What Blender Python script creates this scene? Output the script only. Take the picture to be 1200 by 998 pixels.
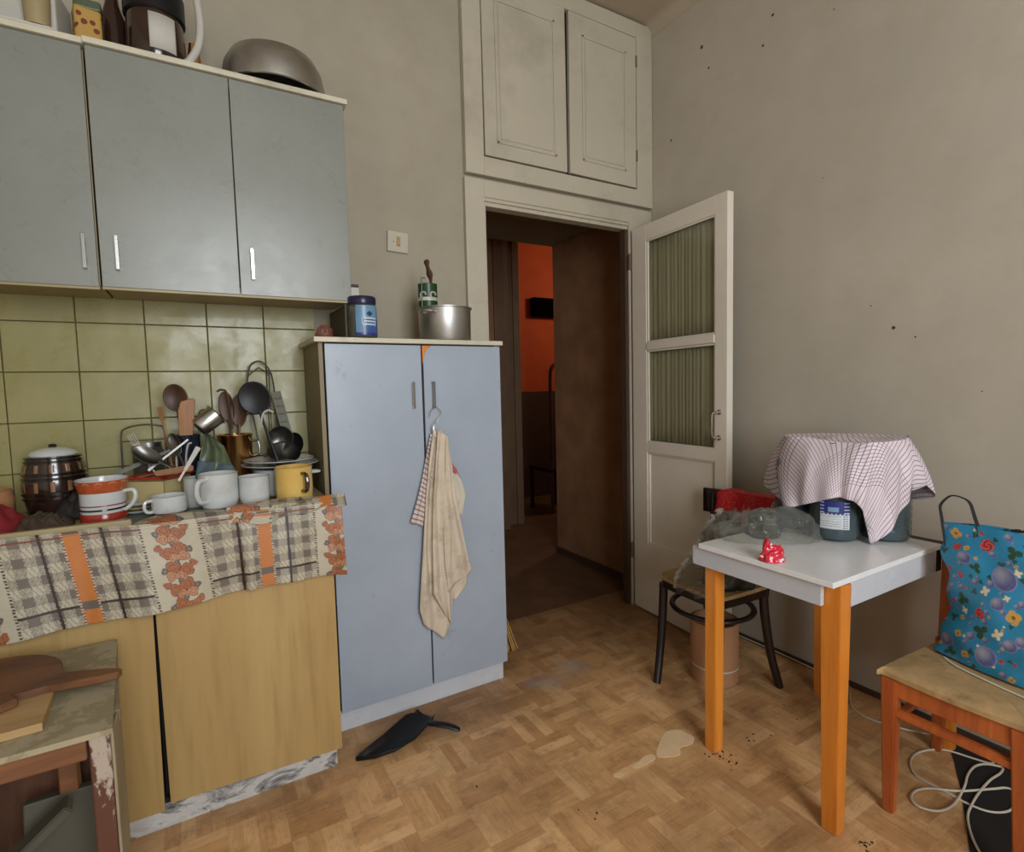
import bpy, bmesh, math, random
import numpy as np
from mathutils import Vector, Matrix, noise
random.seed(7)
S = bpy.context.scene
for o in list(bpy.data.objects): bpy.data.objects.remove(o)
COL = S.collection

# ------------------------------------------------------------------ camera
YAW, PITCH, ROLL, FPX, CH = math.radians(30.10), math.radians(-4.024), math.radians(-1.42), 627.1, 1.33
_f = Vector((math.sin(YAW)*math.cos(PITCH), math.cos(YAW)*math.cos(PITCH), math.sin(PITCH)))
_r = Vector((math.cos(YAW), -math.sin(YAW), 0)); _u = _r.cross(_f)
_r, _u = _r*math.cos(ROLL)+_u*math.sin(ROLL), _u*math.cos(ROLL)-_r*math.sin(ROLL)
cd = bpy.data.cameras.new('camera'); cam = bpy.data.objects.new('camera', cd); COL.objects.link(cam)
M3 = Matrix((_r, _u, -_f)).transposed()
cam.matrix_world = Matrix.Translation((0, 0, CH)) @ M3.to_4x4()
cd.sensor_width = 36; cd.sensor_fit = 'HORIZONTAL'; cd.lens = FPX/1200*36; cd.clip_start = .02
S.camera = cam

# ------------------------------------------------------------------ light and exposure
S.view_settings.view_transform = 'Standard'; S.view_settings.look = 'None'
S.cycles.transparent_max_bounces = 48
S.view_settings.gamma = 1; S.view_settings.exposure = 0.0
w = bpy.data.worlds.new('sky'); S.world = w; w.use_nodes = True
w.node_tree.nodes['Background'].inputs[0].default_value = (.75, .86, 1, 1)
w.node_tree.nodes['Background'].inputs[1].default_value = 1.5
WX0, WX1, WZ0, WZ1, YF = -0.32, 1.10, 0.90, 2.95, -1.62      # window opening in the wall behind the camera
ld = bpy.data.lights.new('window_daylight', 'AREA'); ld.shape = 'RECTANGLE'
ld.size = WX1-WX0; ld.size_y = WZ1-WZ0; ld.energy = 118; ld.color = (.93, .97, 1.0)
lo = bpy.data.objects.new('window_daylight', ld); COL.objects.link(lo)
lo.location = ((WX0+WX1)/2, YF-.16, (WZ0+WZ1)/2); lo.rotation_euler = (math.radians(90), 0, 0)
ld2 = bpy.data.lights.new('hall_fill_light', 'POINT'); ld2.energy = 20; ld2.color = (1, .72, .5); ld2.shadow_soft_size = .15  # unseen point light added to brighten the hall past the doorway
lo2 = bpy.data.objects.new('hall_fill_light', ld2); COL.objects.link(lo2); lo2.location = (4.2, 4.3, 2.5)

# ------------------------------------------------------------------ helpers
def at(px, py, **k):
    (a, v), = k.items(); i = 'xyz'.index(a)
    d = _r*((px-600)/FPX) - _u*((py-499)/FPX) + _f
    C = Vector((0, 0, CH)); return C + d*((v-C[i])/d[i])

def obj(name, bm, mat=None, parent=None, smooth=False, **props):
    if isinstance(bm, bmesh.types.BMesh):
        me = bpy.data.meshes.new(name); bmesh.ops.recalc_face_normals(bm, faces=bm.faces[:]); bm.to_mesh(me); bm.free()
    else: me = bm
    if mat: me.materials.append(mat) if not isinstance(mat, (list, tuple)) else [me.materials.append(x) for x in mat]
    if smooth:
        me.polygons.foreach_set('use_smooth', [True]*len(me.polygons))
        try: me.set_sharp_from_angle(angle=math.radians(40))
        except Exception: pass
    o = bpy.data.objects.new(name, me); COL.objects.link(o)
    if parent:
        o.parent = parent
        l = parent; q = Vector((0, 0, 0))
        # meshes are written in world coordinates; keep them there under an Empty at the base
        m = Matrix.Identity(4)
        while l is not None: m = l.matrix_basis @ m if l.parent is None else l.matrix_basis @ m; l = l.parent
        o.matrix_parent_inverse = Matrix.Identity(4); o.matrix_basis = m.inverted()
    for k, v in props.items(): o[k] = v
    return o
def tag(o, label=None, cat=None, group=None, kind=None):
    if label: o['label'] = label
    if cat: o['category'] = cat
    if group: o['group'] = group
    if kind: o['kind'] = kind
    return o
def thing(name, loc, label, cat, group=None, kind=None):
    o = bpy.data.objects.new(name, None); COL.objects.link(o); o.location = loc; o.empty_display_size = .05
    return tag(o, label, cat, group, kind)
def struct(name, bm, mat, parent=None, **k):
    o = obj(name, bm, mat, parent, **k)
    if not parent: o['kind'] = 'structure'
    return o
def B(): return bmesh.new()
def box(bm, x0, x1, y0, y1, z0, z1, bev=0, mx=None):
    vs = [bm.verts.new((x, y, z)) for x in (x0, x1) for y in (y0, y1) for z in (z0, z1)]
    F = [(0,1,3,2),(4,6,7,5),(0,4,5,1),(2,3,7,6),(0,2,6,4),(1,5,7,3)]
    fs = [bm.faces.new([vs[i] for i in f]) for f in F]
    nv = vs
    if bev:
        es = list({e for f in fs for e in f.edges})
        r = bmesh.ops.bevel(bm, geom=es, offset=bev, segments=2, profile=.5, affect='EDGES')
        nv = list({v for f in r['faces'] for v in f.verts} | {v for v in vs if v.is_valid})
    if mx is not None: bmesh.ops.transform(bm, matrix=mx, verts=nv)
    return bm
def beam(bm, a, b, wd, dp, up=(0, 0, 1), wd2=None, dp2=None, bev=0):
    a, b = Vector(a), Vector(b); d = (b-a).normalized(); s = d.cross(Vector(up)); 
    if s.length < 1e-4: s = d.cross(Vector((0, 1, 0)))
    s.normalize(); t = s.cross(d).normalized()
    vs = []
    for p, ww, dd in ((a, wd, dp), (b, wd2 or wd, dp2 or dp)):
        for i, j in ((-1,-1),(1,-1),(1,1),(-1,1)): vs.append(bm.verts.new(p + s*i*ww/2 + t*j*dd/2))
    fs = [bm.faces.new([vs[i] for i in f]) for f in ((0,1,2,3),(4,5,6,7),(0,1,5,4),(1,2,6,5),(2,3,7,6),(3,0,4,7))]
    if bev: bmesh.ops.bevel(bm, geom=list({e for f in fs for e in f.edges}), offset=bev, segments=2, affect='EDGES')
    return bm
def lathe(bm, prof, c=(0, 0, 0), seg=40, mx=None, sx=1, sy=1):
    rings = []; c = Vector(c)
    T = lambda v: (mx @ v if mx is not None else v) + c
    for r, z in prof:
        if r < 1e-5: rings.append([bm.verts.new(T(Vector((0, 0, z))))])
        else: rings.append([bm.verts.new(T(Vector((r*sx*math.cos(2*math.pi*k/seg), r*sy*math.sin(2*math.pi*k/seg), z)))) for k in range(seg)])
    for A, Bq in zip(rings, rings[1:]):
        for k in range(seg):
            q = [A[k % len(A)], A[(k+1) % len(A)], Bq[(k+1) % len(Bq)], Bq[k % len(Bq)]]
            q = list(dict.fromkeys(q))
            if len(q) >= 3:
                try: bm.faces.new(q)
                except ValueError: pass
    return bm
def spline(pts, n=8, closed=False):
    P = [Vector(p) for p in pts]; out = []; N = len(P)
    for i in range(N if closed else N-1):
        g = lambda j: P[j % N] if closed else P[max(0, min(N-1, j))]
        a, b, c, d = g(i-1), g(i), g(i+1), g(i+2)
        for k in range(n):
            t = k/n
            out.append(.5*((2*b)+(c-a)*t+(2*a-5*b+4*c-d)*t*t+(3*b-a-3*c+d)*t**3))
    if not closed: out.append(P[-1])
    return out
def tube(bm, pts, r, seg=8, closed=False, flat=1.0, up=(0, 0, 1)):
    P = [Vector(p) for p in pts]; N = len(P); R = r if callable(r) else (lambda t: r)
    rings = []; prev = None
    for i, p in enumerate(P):
        t = (P[(i+1) % N]-P[i-1]) if closed else (P[min(i+1, N-1)]-P[max(i-1, 0)])
        t.normalize()
        if prev is None:
            s = t.cross(Vector(up)); s = s if s.length > 1e-3 else t.cross(Vector((1, 0, 0)))
        else: s = prev - t*prev.dot(t)
        s.normalize(); prev = s; u = t.cross(s); rr = R(i/(N-1))
        rings.append([bm.verts.new(p+s*math.cos(a)*rr+u*math.sin(a)*rr*flat) for a in [2*math.pi*k/seg for k in range(seg)]])
    for i in range(N if closed else N-1):
        A, Bq = rings[i], rings[(i+1) % N]
        for k in range(seg): bm.faces.new((A[k], A[(k+1) % seg], Bq[(k+1) % seg], Bq[k]))
    if not closed: bm.faces.new(rings[0]); bm.faces.new(rings[-1])
    return bm
def prism(bm, pts, d, n=None):
    """closed polygon pts extruded by vector d"""
    A = [bm.verts.new(p) for p in pts]; Bq = [bm.verts.new(Vector(p)+Vector(d)) for p in pts]
    bm.faces.new(A); bm.faces.new(Bq[::-1]); N = len(A)
    for i in range(N): bm.faces.new((A[i], A[(i+1) % N], Bq[(i+1) % N], Bq[i]))
    return bm
def sheet(name, fn, nu, nv, mat, parent=None, thick=.0015, colfn=None, uvfn=None, smooth=True, off=-1):
    """grid surface fn(u,v)->Vector with solidify; colfn(u,v)->rgb fills the colour attribute 'print'"""
    vs = []; cols = []
    for j in range(nv+1):
        for i in range(nu+1):
            u, v = i/nu, j/nv; vs.append(tuple(fn(u, v)))
            if colfn: cols.append(colfn(u, v))
    fs = [(j*(nu+1)+i, j*(nu+1)+i+1, (j+1)*(nu+1)+i+1, (j+1)*(nu+1)+i) for j in range(nv) for i in range(nu)]
    me = bpy.data.meshes.new(name); me.from_pydata(vs, [], fs); me.update()
    if colfn:
        ca = me.color_attributes.new('print', 'FLOAT_COLOR', 'POINT')
        ca.data.foreach_set('color', [c for q in cols for c in (q[0], q[1], q[2], 1.0)])
    if uvfn is not None:
        uv = me.uv_layers.new(name='UVMap')
        for l in me.loops:
            i = l.vertex_index; uv.data[l.index].uv = uvfn((i % (nu+1))/nu, (i//(nu+1))/nv)
    o = obj(name, me, mat, parent, smooth=smooth)
    if thick:
        m = o.modifiers.new('thick', 'SOLIDIFY'); m.thickness = thick; m.offset = off
    return o
def join_sheets(name, parts, mat, parent=None):
    """several open grids in one mesh: parts = [(fn,nu,nv,uvfn)]"""
    me = bpy.data.meshes.new(name); V = []; F = []; UV = []
    for fn, nu, nv, uvfn in parts:
        b = len(V)
        for j in range(nv+1):
            for i in range(nu+1):
                V.append(tuple(fn(i/nu, j/nv))); UV.append(uvfn(i/nu, j/nv))
        F += [(b+j*(nu+1)+i, b+j*(nu+1)+i+1, b+(j+1)*(nu+1)+i+1, b+(j+1)*(nu+1)+i) for j in range(nv) for i in range(nu)]
    me.from_pydata(V, [], F); me.update(); uv = me.uv_layers.new(name='UVMap')
    for l in me.loops: uv.data[l.index].uv = UV[l.vertex_index]
    o = obj(name, me, mat, parent, smooth=True)
    m = o.modifiers.new('thick', 'SOLIDIFY'); m.thickness = .002; m.offset = 0
    return o
def plerp(P, t):
    """point on polyline at parameter t (uniform)"""
    n = len(P)-1; i = min(int(t*n), n-1); f = t*n-i
    return Vector(P[i]).lerp(Vector(P[i+1]), f)
def fbm(x, y=0, z=0, s=1): return noise.noise(Vector((x*s, y*s, z*s)))

# ------------------------------------------------------------------ materials
def srgb(*c):
    c = [v/255 for v in c]; return tuple(v/12.92 if v <= .04045 else ((v+.055)/1.055)**2.4 for v in c)
class NT:
    def __init__(s, name):
        s.m = bpy.data.materials.new(name); s.m.use_nodes = True; s.t = s.m.node_tree; s.n = s.t.nodes; s.l = s.t.links
        s.b = s.n['Principled BSDF']
    def new(s, typ, **k):
        n = s.n.new(typ)
        for a, v in k.items(): setattr(n, a, v)
        return n
    def link(s, a, b): s.l.new(a, b)
    def math(s, op, a, b=None, c=None):
        n = s.new('ShaderNodeMath', operation=op)
        for i, v in enumerate((a, b, c)):
            if v is None: continue
            if isinstance(v, (int, float)): n.inputs[i].default_value = v
            else: s.link(v, n.inputs[i])
        return n.outputs[0]
    def coords(s, kind='Object', scale=(1, 1, 1)):
        t = s.new('ShaderNodeTexCoord'); m = s.new('ShaderNodeMapping'); m.inputs['Scale'].default_value = scale
        s.link(t.outputs[kind], m.inputs[0]); return m.outputs[0]
    def noise(s, vec, scale, detail=4, rough=.6, dist=0):
        n = s.new('ShaderNodeTexNoise'); n.inputs['Scale'].default_value = scale; n.inputs['Detail'].default_value = detail
        n.inputs['Roughness'].default_value = rough; n.inputs['Distortion'].default_value = dist
        s.link(vec, n.inputs['Vector']); return n.outputs['Fac']
    def ramp(s, fac, stops, interp='LINEAR'):
        r = s.new('ShaderNodeValToRGB'); r.color_ramp.interpolation = interp; e = r.color_ramp.elements
        while len(e) < len(stops): e.new(.5)
        for q, (p, c) in zip(e, stops): q.position = p; q.color = (*c, 1) if len(c) == 3 else c
        s.link(fac, r.inputs[0]); return r.outputs[0]
    def mix(s, fac, a, b, mode='MIX'):
        n = s.new('ShaderNodeMix', data_type='RGBA', blend_type=mode)
        for i, v in ((0, fac), (6, a), (7, b)):
            if isinstance(v, (int, float)): n.inputs[i].default_value = v
            elif isinstance(v, tuple): n.inputs[i].default_value = (*v, 1)
            else: s.link(v, n.inputs[i])
        return n.outputs[2]
    def bump(s, h, st=.2, d=.002):
        n = s.new('ShaderNodeBump'); n.inputs['Strength'].default_value = st; n.inputs['Distance'].default_value = d
        s.link(h, n.inputs['Height']); s.link(n.outputs[0], s.b.inputs['Normal'])
    def base(s, c):
        if isinstance(c, tuple): s.b.inputs['Base Color'].default_value = (*c, 1)
        else: s.link(c, s.b.inputs['Base Color'])
    def set(s, **k):
        for a, v in k.items():
            a = {'rough': 'Roughness', 'metal': 'Metallic', 'coat': 'Coat Weight', 'spec': 'Specular IOR Level', 'trans': 'Transmission Weight', 'ior': 'IOR', 'alpha': 'Alpha', 'sheen': 'Sheen Weight', 'croug': 'Coat Roughness'}[a]
            if isinstance(v, (int, float)): s.b.inputs[a].default_value = v
            else: s.link(v, s.b.inputs[a])
        return s
def plain(name, c, rough=.5, metal=0, var=.12, scale=6, bump=0, dirt=None, dirtamt=.5, coat=0, stretch=(1, 1, 1), spec=.5):
    k = NT(name); v = k.coords(scale=stretch); n = k.noise(v, scale, 5)
    lo = tuple(x*(1-var) for x in c); hi = tuple(min(1, x*(1+var)) for x in c)
    col = k.ramp(n, [(.3, lo), (.7, hi)])
    if dirt:
        d = k.noise(v, scale*.6, 8, .7); f = k.ramp(d, [(.52, (0, 0, 0)), (.7, (dirtamt,)*3)])
        col = k.mix(f, col, dirt)
    k.base(col); k.set(rough=rough, metal=metal, coat=coat, spec=spec)
    if bump: k.bump(k.noise(v, scale*6, 6), bump)
    return k.m

def m_wall(name, c, dots=True):
    k = NT(name); v = k.coords(); n1 = k.noise(v, 1.2, 5, .6); n2 = k.noise(v, 7, 6, .65)
    col = k.ramp(n1, [(.3, tuple(x*.88 for x in c)), (.7, tuple(x*1.06 for x in c))])
    col = k.mix(k.ramp(n2, [(.45, (0, 0, 0)), (.8, (.35,)*3)]), col, tuple(x*y for x, y in zip(c, (.74, .70, .62))))
    if dots:
        vo = k.new('ShaderNodeTexVoronoi'); vo.inputs['Scale'].default_value = 6.5; k.link(v, vo.inputs['Vector'])
        n3 = k.noise(v, 2.1, 2)
        lim = k.math('MULTIPLY', k.math('MAXIMUM', k.math('SUBTRACT', n3, .40), 0), .30)
        dot = k.math('LESS_THAN', k.math('ADD', vo.outputs['Distance'], k.math('MULTIPLY', k.noise(v, 90, 3), .02)), k.math('ADD', lim, .004))
        col = k.mix(dot, col, (.06, .045, .03))
    k.base(col); k.set(rough=.75, spec=.25); k.bump(k.noise(v, 60, 6, .7), .25, .001); return k.m
M = {}
M['wall'] = m_wall('wall_paint', srgb(184, 175, 159))
M['wall_back'] = m_wall('wall_paint_darkened', srgb(164, 155, 137))  # same paint as the right wall, darkened to hold back the window light
M['ceiling'] = plain('ceiling_paint', srgb(170, 156, 134), .85, var=.05, scale=2, bump=.1)
M['paint'] = plain('cream_gloss_paint', srgb(184, 176, 157), .42, var=.05, scale=3, bump=.12, dirt=srgb(120, 108, 88), dirtamt=.35)
M['door_paint'] = plain('lightened_door_paint', srgb(220, 211, 196), .42, var=.05, scale=3, bump=.12)  # whiter than the casing paint, to lift the dimly lit leaf
M['gap'] = plain('dark_gap', (.006, .005, .004), .9)
def m_laminate(name, c, rough=.3, mot=.7):
    k = NT(name); v = k.coords(); n1 = k.noise(v, 3, 6, .65); n2 = k.noise(v, 220, 2); n3 = k.noise(v, 9, 8, .75)
    col = k.ramp(n1, [(.35, tuple(x*.92 for x in c)), (.68, tuple(x*1.05 for x in c))])
    col = k.mix(k.ramp(n2, [(.62, (0,)*3), (.7, (.25,)*3)]), col, tuple(x*.6 for x in c))
    col = k.mix(k.ramp(n3, [(.62, (0,)*3), (.82, (mot,)*3)]), col, srgb(100, 92, 78))
    k.base(col); k.set(rough=k.math('ADD', k.math('MULTIPLY', n3, .3), rough-.15), spec=.5); k.bump(k.noise(v, 30, 4), .06, .001); return k.m
M['grey_lam'] = m_laminate('blue_grey_laminate', srgb(157, 167, 180), .34)
M['grey_lam2'] = m_laminate('grey_laminate_upper', srgb(128, 130, 122), .3)
M['white_lam'] = m_laminate('white_laminate', srgb(192, 194, 200), .3, .12)
M['table_top'] = m_laminate('white_laminate_lit', srgb(226, 226, 226), .24, .15)  # brighter copy of the apron laminate: sky light on the top put into colour
M['edge'] = plain('cream_edge_band', srgb(196, 190, 168), .5, dirt=srgb(130, 110, 80))
M['side_beige'] = plain('beige_side_panel', srgb(150, 136, 98), .45, scale=4)
def m_wood(name, c1, c2, axis='Z', sc=14, rough=.45, bump=.1, coat=0, stretch=12):
    k = NT(name); s = {'X': (1/stretch, 1, 1), 'Y': (1, 1/stretch, 1), 'Z': (1, 1, 1/stretch)}[axis]
    v = k.coords(scale=s); n = k.noise(v, sc, 6, .6, .6); n2 = k.noise(v, sc*7, 4, .6)
    col = k.mix(k.ramp(n, [(.32, (0,)*3), (.68, (1,)*3)]), c1, c2)
    col = k.mix(k.ramp(n2, [(.5, (0,)*3), (.75, (.35,)*3)]), col, tuple(x*.55 for x in c2))
    k.base(col); k.set(rough=rough, coat=coat); k.bump(n2, bump, .001); return k.m
M['door_wood'] = m_wood('yellow_wood_laminate', srgb(178, 150, 98), srgb(164, 134, 82), 'Z', 5, .4)
M['leg_orange'] = m_wood('orange_varnished_wood', srgb(228, 146, 52), srgb(196, 112, 34), 'Z', 9, .35, coat=.4)
M['chair_wood'] = m_wood('red_brown_varnished_wood', srgb(192, 104, 48), srgb(150, 72, 34), 'Z', 12, .4, coat=.3)
M['dark_wood'] = m_wood('dark_stained_wood', srgb(38, 24, 20), srgb(20, 12, 11), 'Z', 12, .35)
M['brown_wood'] = m_wood('old_brown_wood', srgb(132, 88, 54), srgb(90, 54, 32), 'X', 10, .6, .3)
M['board_wood'] = m_wood('cutting_board_wood', srgb(120, 78, 44), srgb(76, 46, 26), 'X', 16, .55, .2, stretch=5)
M['ply'] = m_wood('plywood', srgb(184, 152, 104), srgb(160, 126, 82), 'X', 12, .6, .1)
M['red_wood'] = m_wood('red_brown_board', srgb(96, 58, 36), srgb(50, 30, 20), 'Z', 12, .65, .3, stretch=4)
M['spoon_wood'] = m_wood('spoon_wood', srgb(158, 108, 60), srgb(118, 76, 40), 'Z', 14, .5)
M['spoon_dark'] = m_wood('dark_spoon_wood', srgb(92, 62, 40), srgb(58, 36, 22), 'Z', 14, .5)
M['steel'] = plain('brushed_steel', (.50, .50, .48), .32, 1, var=.15, scale=12)
M['alu'] = plain('dull_aluminium', (.46, .45, .42), .42, 1, var=.18, scale=9, bump=.08)
M['dark_steel'] = plain('tarnished_steel', (.16, .16, .15), .35, 1, var=.3, scale=9)
M['chrome'] = plain('chrome', (.7, .7, .7), .18, 1, var=.05)
M['black'] = plain('black_plastic', (.006, .006, .007), .42, spec=.35)
M['black_fabric'] = plain('black_strap', (.012, .010, .011), .8, scale=60)
M['white_enamel'] = plain('white_enamel', srgb(196, 198, 196), .22, var=.04, coat=.4, scale=10, dirt=srgb(120, 112, 96), dirtamt=.3)
M['yellow_enamel'] = plain('yellow_enamel', srgb(206, 170, 92), .25, var=.06, coat=.4, scale=18, dirt=srgb(130, 90, 40), dirtamt=.35)
M['brown_glaze'] = plain('brown_glaze', srgb(46, 29, 22), .2, var=.4, scale=14, coat=.6)
M['band_glaze'] = plain('dark_band_glaze', srgb(20, 13, 11), .2, coat=.4)
M['orange_glaze'] = plain('orange_glaze', srgb(168, 80, 44), .25, var=.2, scale=50, coat=.3)
M['red_glaze'] = plain('red_glaze', srgb(150, 44, 30), .25, coat=.3)
M['cream_plastic'] = plain('cream_plastic', srgb(186, 170, 122), .35, var=.06)
M['copper'] = plain('copper', (.72, .38, .14), .24, 1, var=.12, scale=8)
M['red_cloth'] = plain('dark_red_cloth', srgb(120, 22, 30), .85, var=.3, scale=12, bump=.3)
M['green_cloth'] = plain('green_plastic_film', srgb(74, 84, 60), .35, var=.3, scale=14)
M['blue_cloth'] = plain('blue_grey_cloth', srgb(70, 86, 92), .7, var=.25, scale=14)
M['navy'] = plain('navy_enamel', srgb(24, 30, 46), .25, coat=.3)
M['white'] = plain('white_plastic', srgb(182, 178, 168), .4, var=.04)
M['paper'] = plain('white_paper', srgb(188, 184, 174), .8, var=.05)
M['brown_paper'] = plain('brown_cardboard', srgb(176, 130, 92), .75, var=.06, scale=8, bump=.1)
M['terracotta'] = plain('red_brown_clay', srgb(120, 66, 52), .5, var=.25, scale=20)
M['straw'] = plain('broom_straw', srgb(196, 156, 86), .8, var=.3, scale=40)
M['rubber'] = plain('black_rubber', (.01, .01, .01), .7)
M['cable'] = plain('white_cable', srgb(200, 190, 172), .5)
M['brass'] = plain('dull_brass', (.4, .28, .12), .4, 1)
M['underlay'] = plain('pale_underlay', srgb(226, 194, 152), .8, var=.08, scale=20, bump=.2)
M['dirt'] = plain('dried_dirt', srgb(52, 36, 24), .95)
M['beige_towel'] = plain('beige_towel_cloth', srgb(200, 186, 166), .95, var=.1, scale=14, bump=.35, dirt=srgb(128, 104, 74), dirtamt=.6)
M['seat_cloth'] = plain('worn_tan_upholstery', srgb(166, 136, 92), .9, var=.2, scale=18, bump=.35, dirt=srgb(92, 76, 58), dirtamt=.7)
M['lid_blue'] = plain('navy_lid', srgb(28, 24, 60), .3)
M['passage'] = plain('brown_passage_wallpaper', srgb(146, 106, 74), .8, var=.22, scale=5)
M['passage_ceiling'] = plain('passage_ceiling_paint', srgb(128, 116, 92), .85)
M['orange'] = plain('orange_wall_paint', srgb(196, 84, 36), .8, var=.12, scale=4)
M['dado'] = plain('dark_dado', srgb(70, 48, 34), .7)
M['hall_trim'] = plain('brown_hall_trim', srgb(108, 84, 62), .6)

def m_floor():
    k = NT('vinyl_parquet_print'); t = k.new('ShaderNodeTexCoord'); sp = k.new('ShaderNodeSeparateXYZ')
    wob = k.new('ShaderNodeTexNoise'); wob.inputs['Scale'].default_value = 60; k.link(t.outputs['Object'], wob.inputs['Vector'])
    va = k.new('ShaderNodeVectorMath', operation='MULTIPLY_ADD'); k.link(wob.outputs['Color'], va.inputs[0]); va.inputs[1].default_value = (.007, .007, 0); k.link(t.outputs['Object'], va.inputs[2]); k.link(va.outputs[0], sp.inputs[0])
    SZ = .165; X = k.math('DIVIDE', sp.outputs[0], SZ); Y = k.math('DIVIDE', sp.outputs[1], SZ)
    fx, fy = k.math('FLOOR', X), k.math('FLOOR', Y)
    ch = k.math('MODULO', k.math('ABSOLUTE', k.math('ADD', fx, fy)), 2)
    rx, ry = k.math('SUBTRACT', X, fx), k.math('SUBTRACT', Y, fy)
    def mixf(a, b): return k.math('ADD', k.math('MULTIPLY', a, k.math('SUBTRACT', 1, ch)), k.math('MULTIPLY', b, ch))
    across = mixf(rx, ry); along = mixf(ry, rx)
    strip = k.math('FLOOR', k.math('MULTIPLY', across, 4))
    cv = k.new('ShaderNodeCombineXYZ'); k.link(k.math('ADD', k.math('MULTIPLY', fx, 7.13), strip), cv.inputs[0]); k.link(fy, cv.inputs[1]); k.link(ch, cv.inputs[2])
    wn = k.new('ShaderNodeTexWhiteNoise'); k.link(cv.outputs[0], wn.inputs[0])
    gv = k.new('ShaderNodeCombineXYZ'); k.link(k.math('MULTIPLY', across, 26), gv.inputs[0]); k.link(k.math('MULTIPLY', along, 2.2), gv.inputs[1]); k.link(k.math('MULTIPLY', wn.outputs[0], 40), gv.inputs[2])
    grain = k.noise(gv.outputs[0], 1.0, 5, .6)
    tone = k.math('ADD', k.math('MULTIPLY', wn.outputs[0], .42), k.math('MULTIPLY', grain, .58))
    col = k.ramp(tone, [(.15, srgb(174, 126, 80)), (.5, srgb(212, 164, 112)), (.85, srgb(234, 192, 140))])
    e = k.math('PINGPONG', k.math('MULTIPLY', across, 4), .5); line = k.math('LESS_THAN', e, .035)
    col = k.mix(k.math('MULTIPLY', line, .12), col, srgb(96, 68, 42))
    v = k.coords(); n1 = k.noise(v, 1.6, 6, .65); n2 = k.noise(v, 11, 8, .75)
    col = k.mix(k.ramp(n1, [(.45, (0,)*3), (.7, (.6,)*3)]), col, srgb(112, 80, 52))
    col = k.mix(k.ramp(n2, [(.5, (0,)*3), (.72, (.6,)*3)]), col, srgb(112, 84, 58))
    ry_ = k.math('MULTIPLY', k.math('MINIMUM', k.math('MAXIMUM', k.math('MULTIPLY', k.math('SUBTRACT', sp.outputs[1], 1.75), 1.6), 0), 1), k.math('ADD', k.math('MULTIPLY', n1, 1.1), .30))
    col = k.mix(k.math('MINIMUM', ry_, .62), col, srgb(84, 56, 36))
    for cx_, cy_, r_ in ((1.30, 1.955, .10), (1.46, 2.0, .11), (1.22, 1.98, .06)):
        dv = k.new('ShaderNodeVectorMath', operation='DISTANCE'); k.link(t.outputs['Object'], dv.inputs[0]); dv.inputs[1].default_value = (cx_, cy_, 0)
        msk = k.math('MULTIPLY', k.math('MAXIMUM', k.math('SUBTRACT', 1, k.math('DIVIDE', dv.outputs['Value'], r_)), 0), k.math('MULTIPLY', n2, 1.3))
        col = k.mix(k.math('MINIMUM', msk, .6), col, srgb(150, 142, 138))
    k.base(col); k.set(rough=k.math('ADD', k.math('MULTIPLY', n2, .35), .3), spec=.4); k.bump(n2, .12, .001); return k.m
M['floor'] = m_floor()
def m_tile():
    k = NT('yellow_glazed_tile'); v = k.new('ShaderNodeNewGeometry').outputs['Position']; i = k.new('ShaderNodeObjectInfo')
    n = k.noise(v, 9, 5, .6); c = srgb(148, 140, 92)
    col = k.ramp(n, [(.3, tuple(x*.86 for x in c)), (.7, tuple(x*1.05 for x in c))])
    col = k.mix(k.math('MULTIPLY', i.outputs['Random'], .35), col, srgb(138, 134, 84))
    k.base(col); k.set(rough=k.ramp(k.noise(v, 8, 4, .7), [(.4, (.26,)*3), (.65, (.5,)*3)]), coat=.08, spec=.35); k.bump(k.noise(v, 16, 3), .3, .002); return k.m
M['tile'] = m_tile(); M['grout'] = plain('dark_grout', srgb(92, 82, 50), .9)
def m_marble():
    k = NT('mottled_grey_marble'); v = k.coords(scale=(1, 1, 2.2)); n = k.noise(v, 7, 8, .68, 1.0)
    k.base(k.ramp(n, [(.34, srgb(50, 48, 48)), (.42, srgb(130, 130, 128)), (.50, srgb(196, 194, 190)), (.66, srgb(176, 172, 166)), (.78, srgb(120, 114, 106))])); k.set(rough=.4); return k.m
M['marble'] = m_marble()
def m_peeled(name, c, under, thr=.52, sc=9, stretch=(1, 1, .35)):
    k = NT(name); v = k.coords(scale=stretch); n = k.noise(v, sc, 8, .7)
    k.base(k.mix(k.ramp(n, [(thr-.02, (0,)*3), (thr+.02, (1,)*3)]), c, under)); k.set(rough=.7); k.bump(n, .4, .002); return k.m
M['peeled'] = m_peeled('peeling_red_brown_paint', srgb(88, 52, 36), srgb(168, 154, 138), .575, 16, (1, 1, .4))
M['stool_top'] = m_peeled('grey_worn_table_top', srgb(160, 148, 120), srgb(140, 128, 100), .5, 12, (1, 1, 1))
M['beige_paint'] = plain('beige_painted_wood', srgb(146, 134, 106), .6, var=.1, dirt=srgb(100, 84, 60))
M['green_grey'] = plain('green_grey_painted_wood', srgb(74, 72, 60), .6, var=.2, dirt=srgb(60, 50, 40))
M['pale_blue'] = plain('pale_blue_painted_wood', srgb(120, 140, 142), .6, var=.2)
def m_vcol(name, rough=.8, sheen=0, coat=0, bump=.2, bs=300):
    k = NT(name); a = k.new('ShaderNodeAttribute'); a.attribute_name = 'print'
    v = k.coords(); k.base(k.mix(1.0, a.outputs['Color'], k.ramp(k.noise(v, 9, 6, .7), [(.4, (1, 1, 1)), (.75, (.8, .76, .68))]), 'MULTIPLY'))
    k.set(rough=rough, sheen=sheen, coat=coat); k.bump(k.noise(v, bs, 2), bump, .0006); return k.m
M['oilcloth'] = m_vcol('printed_oilcloth', .45, bump=.1)
M['bag_print'] = m_vcol('printed_bag_film', .4, coat=.2, bump=.05)
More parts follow.
